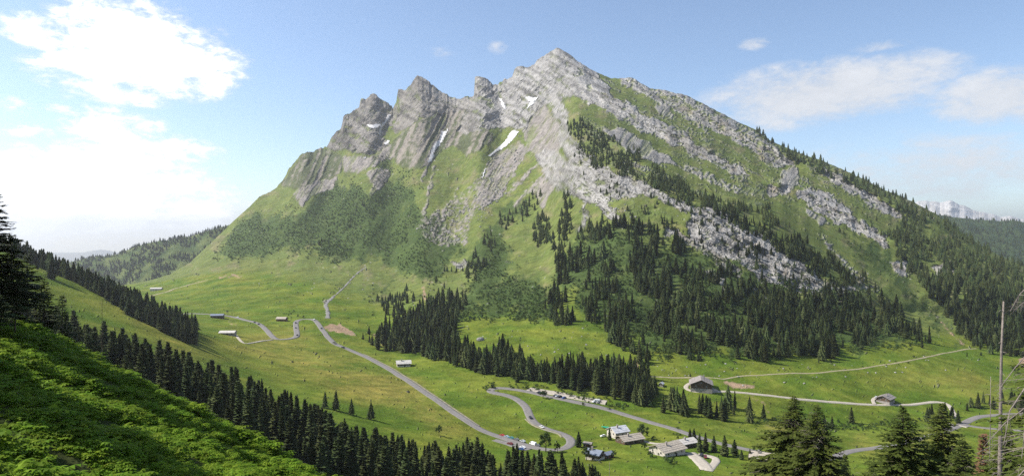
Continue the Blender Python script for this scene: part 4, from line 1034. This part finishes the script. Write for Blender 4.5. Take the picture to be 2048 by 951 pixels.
def chalet(name, label, px, py, L, W, hw, rz, wall, roof, pitch=.42, over=.9, base=None, chim=1, panels=0, roof2=None, balcony=False, group=None, cat='chalet', sink=1.6, nwin=3):
    """L along the ridge, W across, hw eave height, ridge turned rz degrees from the picture plane"""
    p = hit(px, py); e = empty(name, p, R(rz)); tag(e, label, cat, group)
    hr = W / 2 * pitch; b = MB(); x, y = L / 2, W / 2
    v = [(-x, -y, -sink), (x, -y, -sink), (x, y, -sink), (-x, y, -sink), (-x, -y, hw), (x, -y, hw), (x, y, hw), (-x, y, hw), (-x, 0, hw + hr), (x, 0, hw + hr)]
    b.add(v, [(0, 1, 5, 4), (1, 2, 6, 9, 5), (2, 3, 7, 6), (3, 0, 4, 8, 7)]); b.build('wall', wall, e)
    if base:
        b = MB(); b.box((0, 0, hw * .2 - sink / 2), (L + .12, W + .12, hw * .4 + sink)); b.build('plinth', base, e)
    ro = None
    s = math.hypot(1, pitch); th = .22; ye = y + over; ze = hw - over * pitch
    for side in (-1, 1):
        m_ = roof if side < 0 or roof2 is None else roof2
        def slab(x0, x1, t0, t1, lift=0.0):
            q = []
            for zz in (0, th):
                for xx, tt in ((x0, t0), (x1, t0), (x1, t1), (x0, t1)):
                    q.append((xx, side * ye * (1 - tt), ze + (hw + hr - ze) * tt + .03 + zz + lift))
            fcs = [(0, 1, 2, 3), (7, 6, 5, 4), (4, 5, 1, 0), (5, 6, 2, 1), (6, 7, 3, 2), (7, 4, 0, 3)]
            if side > 0: fcs = [tuple(reversed(f)) for f in fcs]
            fcs = [tuple(reversed(f)) for f in fcs]
            return q, fcs
        b = MB(); b.add(*slab(-x - over, x + over, 0, 1))
        r_ = b.build('roof', m_, e)
        if side < 0: ro = r_
        if panels:
            for k in range(panels):
                b = MB(); t0 = k / panels; b.add(*slab(-x - over - .05, x + over + .05, t0 + .012, t0 + 1 / panels - .02, .1 + .06 * (k % 2)))
                b.build('roof_panel', m_, r_)
    for k in range(chim):
        b = MB(); cx = -x * .3 + k * x * .9; b.box((cx, -y * .28, hw + hr + .35), (.9, .9, 2.4)); b.box((cx, -y * .28, hw + hr + 1.62), (1.15, 1.15, .14))
        b.build('chimney', M_STW, ro)
    # openings on the two faces turned to the valley
    def opening(nm, face, along, z0, w_, h_, m_):
        b = MB(); f = MB()
        if face == 'front': b.box((along, -y - .03, z0), (w_, .1, h_)); f.box((along, -y - .02, z0), (w_ + .3, .07, h_ + .3))
        elif face == 'gable': b.box((x + .03, along, z0), (.1, w_, h_)); f.box((x + .02, along, z0), (.07, w_ + .3, h_ + .3))
        else: b.box((-x - .03, along, z0), (.1, w_, h_)); f.box((-x - .02, along, z0), (.07, w_ + .3, h_ + .3))
        o_ = f.build(nm, M_FRAME if nm == 'window' else M_DARKW, e)
        b.build('pane' if nm == 'window' else 'leaf', m_, o_)
    for k in range(nwin): opening('window', 'front', -x * .65 + k * x * 1.3 / max(1, nwin - 1), hw * .6, 1.1, 1.2, M_GLASS)
    for sgn in ('gable', 'lgable'):
        for k in (-.5, .5): opening('window', sgn, y * k, hw * .72, 1.0, 1.2, M_GLASS)
        opening('window', sgn, 0, hw + hr * .3, .9, 1.0, M_GLASS)
    opening('door', 'front', x * .12 if nwin != 1 else x * .5, 1.05, 1.2, 2.1, M_DARKW)
    if balcony:
        b = MB(); b.box((x + .6, 0, hw * .62), (1.2, W * .8, .15)); b.box((x + 1.15, 0, hw * .62 + .5), (.08, W * .8, .9)); b.build('balcony', M_WOOD, e)
    return e
CH = 'chalets scattered over the valley'
chalet('barn', 'dark barn with blue-grey metal roof beside the far road', 435, 635, 15, 9, 3.6, 8, M_WOOD, M_BLUER, .35, group=CH, cat='barn', chim=0)
chalet('barn', 'long low barn with dazzling white roof on the left meadow', 456, 669, 14.5, 8.5, 2.8, 4, M_STW, M_WHITR, .35, group=CH, cat='barn', chim=0)
chalet('barn', 'small brown barn with beige roof above the double bend', 564, 641, 12, 8, 3.2, -8, M_WOODR, M_SHING, .45, group=CH, cat='barn', chim=0)
chalet('chalet', 'chalet with pale roof on a bank beside the straight road', 807, 731, 12.5, 9.5, 3.2, 14, M_WOOD, M_WHITR, .45, 1.1, base=M_PLAST, group=CH, panels=3)
chalet('farmhouse', 'farmhouse with galvanised roof and rusty red lower roof edge', 1236, 872, 11.5, 11, 4.6, 26, M_PLAST, M_METR, .5, .7, group=CH, cat='farmhouse', panels=4)
chalet('farm_wing', 'low wooden farm wing with beige roof in front of the galvanised farmhouse', 1259, 883, 16, 10.5, 3.0, 27, M_WOOD, M_SHING, .42, 1.0, group=CH, cat='farmhouse', panels=4)
chalet('hut', 'small brown-roofed hut above the blue-roofed chalet', 1176, 892, 5.2, 4.2, 2.4, -24, M_WOODR, M_GREYR, .3, .5, group=CH, cat='hut', chim=0, nwin=1)
chalet('chalet', 'dark timber chalet with blue-grey roof and white base', 1190, 917, 8.6, 8, 4.2, -34, M_WOOD, M_BLUER, .42, .9, base=M_PLAST, balcony=True, group=CH)
chalet('shed', 'small timber shed with blue-grey roof right of its chalet', 1215, 914, 6, 4.6, 2.6, 34, M_WOODR, M_BLUER, .45, .6, group=CH, cat='shed', chim=0, nwin=1)
chalet('chalet', 'largest chalet of the hamlet with a striped beige plank roof', 1334, 906, 18, 14, 4.0, 33, M_PLAST, M_SHING, .4, 1.2, group=CH, panels=5, chim=1)
chalet('chalet', 'chalet with a cream roof behind the striped plank roof', 1371, 891, 12, 9, 3.2, 28, M_WOOD, M_WHITR, .4, 1.0, group=CH, panels=3)
chalet('chalet', 'beige-roofed chalet half hidden by the tall near spruces', 1524, 920, 13, 10, 3.0, -24, M_WOOD, M_SHING, .42, 1.0, group=CH, panels=4)
chalet('farmhouse', 'big brown farmhouse with grey roof at the start of the gravel track', 1402, 777, 19, 18, 6.0, 76, M_WOOD, M_GREYR, .42, 1.3, base=M_STW, group=CH, cat='farmhouse', panels=4, chim=2, nwin=4, balcony=False)
chalet('hut', 'tiny white-roofed hut alone left of the big farmhouse', 1323, 771, 4.6, 3.6, 2.2, 62, M_STW, M_METR, .6, .4, group=CH, cat='hut', chim=0, nwin=1)
chalet('chalet', 'lone chalet with grey roof beside the curling gravel drive', 1771, 802.5, 13, 11, 4.0, 42, M_WOOD, M_GREYR, .42, 1.2, base=M_STW, group=CH, panels=3)
chalet('farm_building', 'long pale farm building far up the valley', 313, 580, 22, 11, 4, 8, M_PLAST, M_WHITR, .35, 1, group=CH, cat='farmhouse', chim=0)

# ------------------------------------------------------------------ vehicles
M_TYRE = mat('tyre_rubber', (.02, .02, .02), (.015, .015, .015), 3, .9)
def paint(c): return mat('car_paint', c, tuple(k * .93 for k in c), .5, .3, spec=.5)
def car_meshes(kind):
    hl, hw = (2.2, .88) if kind == 'car' else (2.6, 1.0)
    prof = [(-hl, .35), (-hl, .85), (-hl + .12, 1.0), (-hl * .52, 1.06), (-hl * .30, 1.48), (hl * .38, 1.5), (hl * .82, 1.0), (hl, .92), (hl, .35)] if kind == 'car' else [(-hl, .4), (-hl, 1.0), (-hl * .86, 1.15), (-hl * .6, 2.0), (-hl * .55, 2.1), (hl, 2.1), (hl, .4)]
    if kind == 'car': prof = [(-hl, .35), (-hl, .72), (-hl + .15, .82), (-hl * .45, .95), (-hl * .16, 1.42), (hl * .52, 1.46), (hl * .86, .98), (hl, .9), (hl, .35)]
    n = len(prof); b = MB(); v = []
    for s in (-1, 1):
        for i, (px, pz) in enumerate(prof): v.append((px, s * hw * (.8 if pz > 1.2 else 1), pz))
    b.add(v, [tuple(range(n - 1, -1, -1)), tuple(range(n, 2 * n))] + [(i, (i + 1) % n, (i + 1) % n + n, i + n) for i in range(n)])
    body = b
    g = MB()
    if kind == 'car':
        ws = [(-hl * .45 + .06, .97), (-hl * .16, 1.40), (hl * .50, 1.43), (hl * .80, 1.0)]
        for s in (-1, 1):
            q = [(px, s * (hw * (.8 if pz > 1.2 else .99) + .015), pz) for px, pz in ws]; g.add(q, [(0, 1, 2, 3)] if s > 0 else [(3, 2, 1, 0)])
        for (xa, za), (xb, zb) in ((ws[0], ws[1]), (ws[2], ws[3])):
            off = -.03 if xa < 0 else .03
            g.add([(xa + off, -hw * .8, za + .02), (xa + off, hw * .8, za + .02), (xb + off, hw * .72, zb + .02), (xb + off, -hw * .72, zb + .02)], [(0, 1, 2, 3)])
    else:
        g.add([(-hl * .84, -hw * .8, 1.2), (-hl * .84, hw * .8, 1.2), (-hl * .62, hw * .75, 1.95), (-hl * .62, -hw * .75, 1.95)], [(0, 1, 2, 3)])
        for s in (-1, 1): g.add([(-hl * .7, s * (hw + .01), 1.25), (-hl * .3, s * (hw + .01), 1.25), (-hl * .3, s * (hw * .82 + .02), 1.85), (-hl * .56, s * (hw * .82 + .02), 1.85)], [(0, 1, 2, 3)])
    w_ = MB(); w_.tube([(0, -.11, 0), (0, .11, 0)], [.33, .33], 10)
    return body, g.mesh('window', M_GLASS), w_.mesh('wheel', M_TYRE), hl, hw
CARM = {k: car_meshes(k) for k in ('car', 'van')}
PAINTS = {k: paint(c) for k, c in dict(red=(.42, .03, .025), white=(.75, .75, .74), silver=(.45, .47, .49), dark=(.03, .032, .036), black=(.015, .015, .017), teal=(.06, .22, .24), lightblue=(.32, .42, .48), grey=(.15, .155, .16), maroon=(.16, .025, .025), blue=(.04, .09, .26)).items()}
BODY = {}
def along_road(p):
    i = min(range(1, len(RC) - 1), key=lambda i: (RC[i] - Vector((p.x, p.y))).length); t = RC[i + 1] - RC[i - 1]
    return math.atan2(t.y, t.x)
def car(px, py, colr, label, kind='car', rz=None, group='cars parked along the road', turn=0):
    p = hit(px, py); bm_, gl, wh, hl, hw = CARM[kind]
    if (kind, colr) not in BODY: BODY[(kind, colr)] = bm_.mesh('body', PAINTS[colr])
    a = (along_road(p) if rz is None else R(rz)) + R(turn)
    e = empty('parked_car' if kind == 'car' else 'van', p + Vector((0, 0, .32)), a); tag(e, label, kind, group)
    link('body', BODY[(kind, colr)], e); link('window', gl, e)
    for sx in (-.62, .62):
        for sy in (-1, 1): link('wheel', wh, e).location = (hl * sx, sy * (hw - .05), .33)
RW = 'cars lined up on the lay-by of the lower road'
for px, py, c_, lb, k_ in ((1004, 873, 'red', 'bright red car heading the line of parked cars', 'car'), (1013, 875.5, 'lightblue', 'pale blue car just behind the bright red car', 'car'), (1022.5, 878, 'teal', 'teal car third in the line of parked cars', 'car'), (1033, 881, 'grey', 'dark grey car in the middle of the parked line', 'car'), (1045, 884.5, 'silver', 'silver car behind the dark grey one in the parked line', 'car'), (1066, 890.5, 'white', 'white van near the lower end of the parked line', 'van'), (1075, 893, 'grey', 'grey car last in the parked line beside the white van', 'car')):
    car(px, py - 1, c_, lb, k_, None, RW)
for px, py, c_, lb in ((1020, 888.5, 'maroon', 'maroon car on the near side of the lay-by'), (1045, 896, 'white', 'white car on the near side of the lay-by'), (1042, 899.5, 'blue', 'blue car in front of the trees at the lay-by')): car(px, py, c_, lb, 'car', None, RW, 8)
car(1061, 836, 'dark', 'dark car driving down the curve between the hairpins', group='cars driving on the road')
car(1083.5, 855, 'white', 'white car driving below the dark one between the hairpins', group='cars driving on the road')
PK = 'cars on the gravel parking strip'
for px, py, c_, lb in ((1078, 785.5, 'black', 'first black car at the upper end of the gravel parking strip'), (1082.5, 786.5, 'dark', 'dark car second at the upper end of the gravel parking strip'), (1087, 787.5, 'black', 'black car left of the lone tree on the parking strip'), (1110.5, 792, 'dark', 'dark car right of the lone tree on the parking strip'), (1115, 793, 'silver', 'silver car between two dark ones on the parking strip'), (1119.5, 794, 'dark', 'dark car beside the silver one on the parking strip'), (1128, 796.5, 'blue', 'blue car standing apart in the middle of the parking strip'), (1188.5, 804, 'white', 'white car beside the white van on the parking strip'), (1198, 805, 'grey', 'grey car at the lower end of the parking strip')): car(px, py, c_, lb, 'car', None, PK, 70)
car(1193, 803, 'white', 'white van parked at the lower end of the parking strip', 'van', None, PK, 20)
car(1206.5, 873, 'white', 'white car on the grass left of the galvanised farmhouse', rz=20, group='cars parked by the houses')
car(1396, 780.5, 'white', 'white car in front of the big brown farmhouse', rz=10, group='cars parked by the houses')
car(1752, 795.5, 'white', 'white car at the end of the curling chalet drive', rz=50, group='cars parked by the houses')
car(1403, 911, 'dark', 'dark vehicle standing in the gravel chalet yard', rz=60, group='cars parked by the houses')
car(1411, 915, 'maroon', 'maroon vehicle standing in the gravel chalet yard', rz=75, group='cars parked by the houses')
FR_ = 'distant cars on the upper road'
for px, py, c_, lb in ((475, 635, 'white', 'tiny white car on the far road near the blue-roofed barn'), (509, 645, 'dark', 'tiny dark car leading on the far curve'), (517, 648.5, 'black', 'tiny black car following on the far curve'), (591.5, 646, 'dark', 'tiny dark car at the top of the short double bend'), (591.5, 656, 'grey', 'tiny grey car in the middle of the short double bend'), (594.5, 671, 'black', 'tiny black car at the lower corner of the double bend'), (628, 639.5, 'white', 'tiny white car at the start of the long straight'), (643, 657, 'dark', 'tiny dark car passing the brown earth patch'), (686, 695.5, 'black', 'tiny black car on the upper part of the long straight')): car(px, py, c_, lb, 'car', None, FR_)

# garden clutter of the hamlet
p = hit(1211, 855); b = MB()
for i in range(6): b.v += [(i * 1.1 - 3, -1.0, .5 + .25 * math.sin(i * 2)), (i * 1.1 - 3, 1.0, .8 + .2 * math.cos(i * 3))]
for i in range(5): b.f.append((2 * i, 2 * i + 2, 2 * i + 3, 2 * i + 1)); b.m.append(0)
o = b.build('tarpaulin', mat('green_plastic', (.03, .36, .20), (.02, .28, .15), 2, .4)); o.location = p + Vector((0, 0, .2)); o.rotation_euler = (0, 0, R(-20))
tag(o, 'bright green tarpaulin on the grass left of the farmhouse', 'tarpaulin')

for px, py, hpx, lb in ((103, 557, 46, 'lone spruce on the sunlit slope casting a long shadow'), (62, 528, 30, 'small lone spruce high on the sunlit slope below the crest'), (75, 538, 15, 'tiny spruce beside the small lone one high on the sunlit slope'),
                        (738, 668, 17, 'spruce at the top of the three by the stones near the stream'), (726, 678, 14, 'spruce on the left of the three by the stones near the stream'), (739, 684, 16, 'spruce at the bottom of the three by the stones near the stream'),
                        (1380, 875, 20, 'left of two slim spruces above the cream-roofed chalet'), (1388, 878, 23, 'right of two slim spruces above the cream-roofed chalet'), (1399, 903, 38, 'dark spruce nearest the striped plank roof'), (1411, 901, 38, 'second spruce in the row above the gravel yard'), (1428, 903, 34, 'third spruce in the row above the gravel yard'), (1449, 911, 43, 'biggest and broadest spruce of the row above the gravel yard'), (1469, 909, 32, 'slim spruce right of the biggest one in the hamlet row'), (1483, 918, 20, 'short spruce left of the half hidden chalet'), (1500, 918, 22, 'spruce touching the half hidden chalet'), (1514, 922, 14, 'smallest spruce in front of the half hidden chalet'),
                        (1527, 837, 30, 'lone spruce by the orange earth bank at the stream'), (1703, 845, 33, 'tall slender spruce standing alone at the stream bushes'), (1649, 855, 26, 'left of two spruces at the stream behind the near trees'), (1664, 855, 24, 'right of two spruces at the stream behind the near trees'), (1219, 879, 24, 'narrow spruce at the left wall of the galvanised farmhouse'), (1157, 893, 32, 'dark tall tree between the lower hairpin and the brown hut'), (1934, 712, 9, 'small spruce beside the end of the footpath'), (1381, 753, 8, 'tiny spruce above the big brown farmhouse')):
    p = hit(px, py, 0, True); spruce(p, hpx * p.y / F, lb, 'single spruces in the meadows and the hamlet', None, random.uniform(1.35, 1.8))

# ------------------------------------------------------------------ broadleaf trees
def leafy(seed, n=900):
    r = random.Random(seed); t = MB(); c = MB()
    t.tube([(0, 0, -.03), (.01, 0, .15), (.0, .01, .35), (.01, 0, .7)], [.035, .028, .022, .006], 6)
    tips = []
    for k in range(9):
        a = k * 2.4 + r.uniform(-.3, .3); z = .22 + .05 * k; l = r.uniform(.2, .34) * (1 - .4 * abs(z - .45))
        e = (math.cos(a) * l, math.sin(a) * l, z + r.uniform(.12, .24)); t.tube([(0, 0, z), (e[0] * .5, e[1] * .5, z + (e[2] - z) * .6), e], [.014, .009, .003], 4); tips.append(e)
    tips += [(0, 0, .85), (.06, .04, .75), (-.06, .02, .68)]
    for i in range(n):
        e = tips[i % len(tips)]; v = Vector((r.gauss(0, 1), r.gauss(0, 1), r.gauss(0, 1))); v.normalize()
        q = Vector(e) + v * r.uniform(.05, .15); s = r.uniform(.02, .045)
        tt = v.cross(Vector((r.uniform(-1, 1), r.uniform(-1, 1), .3))); tt.normalize(); w_ = (v + tt * .5).cross(tt); w_.normalize()
        c.add([q - tt * s, q + w_ * s * .7, q + tt * s, q - w_ * s * .7], [(0, 1, 2, 3)])
    return t.mesh('trunk', M_BARK, True), c.mesh('crown', M_LEAF)
LF = [leafy(s) for s in (1, 2)]
for px, py, hpx, wd, lb in ((1284, 879, 34, 1.0, 'round leafy tree behind the low farm wing'), (1086, 796, 17, 1.3, 'leafy tree on the gravel parking strip'), (1092, 903, 42, .9, 'tall leafy tree at the end of the parked cars'), (1115, 903, 20, .9, 'small leafy tree inside the lower hairpin bend'), (1288, 898, 16, 1.1, 'low leafy tree at the left corner of the largest chalet'), (681, 862, 20, .9, 'grey-green leafy bush tree above the dark belt'), (878, 870, 22, .9, 'pale leafy tree at the lower edge of the straight road'), (1173, 920, 30, .8, 'leafy tree in front of the blue-roofed chalet'), (1228, 915, 16, 1.0, 'small tree right of the blue-roofed shed'), (1300, 912, 10, 1.4, 'round shrub tree below the largest chalet'), (2030, 745, 16, 1.2, 'round leafy tree on the far pasture behind the snag')):
    p = hit(px, py); h = hpx * p.y / F; e = empty('leafy_tree', p, random.uniform(0, 6)); e.scale = (h * wd, h * wd, h); tag(e, lb, 'tree', 'leafy trees along the roads and houses')
    tr, cr = random.choice(LF); link('trunk', tr, e); link('crown', cr, e)

# ------------------------------------------------------------------ near trees with real boughs
def near_spruce(label, px, top, d, seed, slope=.4, rmax=4.0, bare=.08, detail_to=15.0, dens=1.0, group='tall near spruces rising from below', foliage=None, name='spruce_tree'):
    r = random.Random(seed); x_ = (px - 1024) / F * d; zb = near_z(x_, d); zt = (475.5 - top) / F * d; H = zt - zb
    e = empty(name, (x_, d, zb), 0); tag(e, label, 'tree', group)
    t = MB(); t.tube([(0, 0, -.5), (0, 0, H * .3), (.03, 0, H * .7), (0, 0, H)], [.012 * H + .05, .009 * H + .03, .004 * H + .02, .012], 8); t.build('trunk', M_BARK, e, True)
    c = MB(); dead = MB(); limb = MB(); s = .12
    while s < H - 1.5:
        fine_ = s < detail_to
        L0 = min(rmax, slope * s + .12) * (1 if s < H * .8 else .8); nb = (8 if fine_ else 5); ph = r.uniform(0, 6)
        for k in range(nb):
            a = ph + 6.283 * k / nb + r.uniform(-.35, .35); L = L0 * r.uniform(.62, 1.12); ca, sa = math.cos(a), math.sin(a); z0 = H - s + r.uniform(-.12, .12)
            el0 = .55 - .055 * s + r.uniform(-.1, .1); el0 = max(-.25, el0)
            pts = []
            for j in range(6):
                q = j / 5; pts.append(Vector((ca * L * q, sa * L * q, z0 + L * (el0 * q - (.42 + .1 * el0) * q * q + .16 * q ** 4))))
            isb = r.random() < bare
            tgt = dead if isb else c
            if isb or fine_: (dead if isb else limb).tube(pts[::1] if isb else pts[:4], [max(.006, .03 * (1 - .85 * j / 5) * (L / 3 + .3)) for j in range(6 if isb else 4)], 4, cap=False)
            nt = int(max(3, L / (.16 if fine_ else .42) * dens))
            for j in range(nt):
                q = .12 + .88 * (j + r.random()) / nt; f = q * 5; i = min(4, int(f)); f -= i
                b0 = pts[i] * (1 - f) + pts[i + 1] * f; dr = (pts[i + 1] - pts[i]).normalized(); sd_ = Vector((-sa, ca, 0))
                for sg in (-1, 1):
                    tl = (.30 + .13 * L * (1 - .5 * q)) * r.uniform(.6, 1.25) * (1.0 if fine_ else 1.9)
                    dv = (dr * r.uniform(.5, .9) + sd_ * sg * r.uniform(.6, 1.0) + Vector((0, 0, r.uniform(-.45, .12)))).normalized()
                    if isb:
                        if r.random() < .5: continue
                        dead.tube([b0, b0 + dv * tl * .5 + Vector((0, 0, -.03)), b0 + dv * tl * 1.1 + Vector((0, 0, -.12))], [.010, .007, .003], 3, cap=False)
                        continue
                    wv = dv.cross(Vector((r.uniform(-.4, .4), r.uniform(-.4, .4), 1))).normalized() * tl * r.uniform(.2, .32)
                    m1 = b0 + dv * tl * .5
                    c.add([b0, m1 + wv, b0 + dv * tl + Vector((0, 0, .02)), m1 - wv], [(0, 1, 2, 3)])
        s += (.26 + .010 * s) if fine_ else .75
    cr = c.build('crown', foliage or M_SPRN, e)
    if dead.v: dead.build('bough', M_DEAD, e)
    if limb.v: limb.build('limb', M_BARK, e)
    return e
near_spruce('near spruce with a bare forked top, left of the pair before the half hidden chalet', 1588, 792, 88, 1, .72, 6.5, .16, 14)
near_spruce('near spruce with pale dead boughs, right of the pair before the half hidden chalet', 1634, 808, 80, 2, .58, 5.6, .22, 13)
near_spruce('full green near spruce left of the twin tops at the bottom', 1806, 812, 70, 3, .60, 5.0, .04, 12)
near_spruce('full green near spruce with pointed top left of the bare snag', 1884, 806, 72, 4, .56, 5.0, .04, 12)
near_spruce('short near spruce filling the bottom below the pointed one', 1925, 880, 58, 5, .55, 4.0, .05, 9)
near_spruce('small near spruce right of the bare-topped pair', 1690, 908, 92, 6, .30, 3.0, .0, 7)
near_spruce('tiny near spruce left of the twin tops at the bottom edge', 1744, 928, 80, 7, .28, 3.0, .0, 6)
near_spruce('near spruce with long bare grey boughs reaching in from the picture edge', 2135, 470, 36, 8, .34, 3.9, .62, 19, .8)
EDGE = [o_ for o_ in bpy.data.objects if o_.get('label', '').startswith('near spruce with long bare')][0]
def px3(px, py, d): return Vector(((px - 1024) / F * d, d, (475.5 - py) / F * d))
rr_ = random.Random(5)
for pts, r_ in ((P(2135,500,2075,552,2040,588,2020,622), .05), (P(2135,590,2080,600,2045,606,2030,618), .04), (P(2135,630,2070,690,2030,735,2000,775), .045), (P(2135,690,2060,760,2020,820,2008,885), .06), (P(2135,790,2070,800,2010,845,1968,892), .055), (P(2135,860,2060,868,2000,885,1950,906), .045), (P(2135,900,2070,915,2030,960), .06), (P(2135,740,2085,790,2050,850,2042,930), .05)):
    b = MB(); d0 = 36 + rr_.uniform(-1.2, 1.2); q = [px3(x_, y_, d0 - .5 * i) - EDGE.location for i, (x_, y_) in enumerate(pts)]
    b.tube(q, [r_ * (1 - .26 * i) for i in range(len(q))], 6)
    for k in range(26):
        i = rr_.randrange(len(q) - 1); f = rr_.random(); p0 = q[i] * (1 - f) + q[i + 1] * f; L = rr_.uniform(.2, .75)
        v = Vector((rr_.uniform(-1, .4), rr_.uniform(-.6, .6), rr_.uniform(-1, .35))).normalized()
        b.tube([p0, p0 + v * L * .5, p0 + v * L + Vector((0, 0, -.12 * L))], [.012, .009, .004], 3, cap=False)
    b.build('bough', M_DEAD, EDGE)
near_spruce('bushy near spruce behind the bare snag', 2010, 850, 52, 9, .5, 3.6, .15, 8)
near_spruce('rusty dead young spruce beside the bare snag', 1966, 868, 54, 10, .12, .8, .0, 6, .6, 'tall near spruces rising from below', M_RUST)
LS = 'dark spruces at the head of the fern slope'
near_spruce('tall dark spruce cut by the picture edge above the fern slope', -16, 372, 46, 11, .40, 3.4, .06, 12, 1.3, LS, M_SPR)
near_spruce('second dark spruce right of the edge spruce above the ferns', 22, 470, 56, 12, .42, 3.2, .05, 12, 1.3, LS, M_SPR)
near_spruce('dark bushy spruce third from the picture edge at the head of the ferns', 54, 512, 63, 13, .42, 3.2, .05, 12, 1.3, LS, M_SPR)
near_spruce('dark spruce at the very tip of the fern slope', 88, 556, 70, 14, .36, 2.8, .06, 10, 1.3, LS, M_SPR)
near_spruce('thin spruce just right of the tip of the fern slope', 124, 590, 78, 16, .26, 2.4, .08, 9, 1.2, LS, M_SPR)
near_spruce('low dark spruce in the shade at the picture edge', -6, 590, 40, 15, .55, 3.0, .05, 8, 1.3, LS, M_SPR)
near_spruce('broad dark spruce below the second one at the picture edge', 30, 600, 50, 17, .55, 3.0, .05, 8, 1.3, LS, M_SPR)
# trees standing just outside the frame on the left shade the fern slope
for (x_, y_, h), lb in zip(((-43, 46, 16), (-34, 31, 15), (-27, 20, 12), (-47, 51, 18), (-37, 34, 17)), ['spruce uphill of the fern slope outside the frame'] * 5):
    spruce((x_, y_, near_z(x_, y_) - .3), h, lb, 'spruces uphill of the fern slope', None, 1.5)
def snag(label, px, top, d, seed, r0, lean=0.0, stubs=26, sl=.7, wood=None):
    wood = wood or M_DEAD
    r = random.Random(seed); x_ = (px - 1024) / F * d; zb = near_z(x_, d); H = (475.5 - top) / F * d - zb
    e = empty('dead_tree', (x_, d, zb), 0); tag(e, label, 'tree', 'dead standing trunks')
    t = MB(); n = 9; t.tube([(lean * H * (i / n) + r.uniform(-.03, .03), r.uniform(-.03, .03), H * i / n - (.4 if i == 0 else 0)) for i in range(n + 1)], [r0 * (1 - .8 * i / n) for i in range(n + 1)], 8); t.build('trunk', wood, e, True)
    for k in range(stubs):
        z = H * (1 - .62 * (k + .5) / stubs) + r.uniform(-.2, .2) - .2; a = r.uniform(0, 6.28); L = sl * r.uniform(.3, 1.3) * (.4 + 1.2 * (1 - z / H)); b = MB(); x0 = lean * z
        b.tube([(x0, 0, z), (x0 + math.cos(a) * L * .6, math.sin(a) * L * .6, z + .05), (x0 + math.cos(a) * L, math.sin(a) * L, z - L * .22)], [.028, .018, .006], 4); b.build('branch', wood, e)
snag('tall bare grey snag standing in front of the right forest', 1986, 602, 50, 1, .30, .022, 34, .8)
snag('slender dead tree left of the tall bare snag', 1974, 752, 56, 2, .10, .01, 22, .8)
snag('thin dead spruce rising from the dark belt on the left', 204, 598, 150, 3, .13, 0, 60, 1.8, M_BARK)
snag('dead spruce top sticking up below the blue-roofed shed', 1219, 922, 130, 4, .14, 0, 24, 1.0)

# ------------------------------------------------------------------ air
hz = MB(); hz.box((0, 14000, 25), (60000, 34000, 1500))
m = bpy.data.materials.new('haze'); m.use_nodes = True; t = NT(m.node_tree); t.n.clear()
pv = t.node('ShaderNodeVolumePrincipled'); pv.inputs['Color'].default_value = (.93, .96, 1.0, 1); pv.inputs['Density'].default_value = 5.8e-5; pv.inputs['Anisotropy'].default_value = .5
t.l.new(pv.outputs[0], t.node('ShaderNodeOutputMaterial').inputs['Volume'])
tag(hz.build('haze', m), 'thin bluish summer haze filling the valley', None, None, 'stuff')
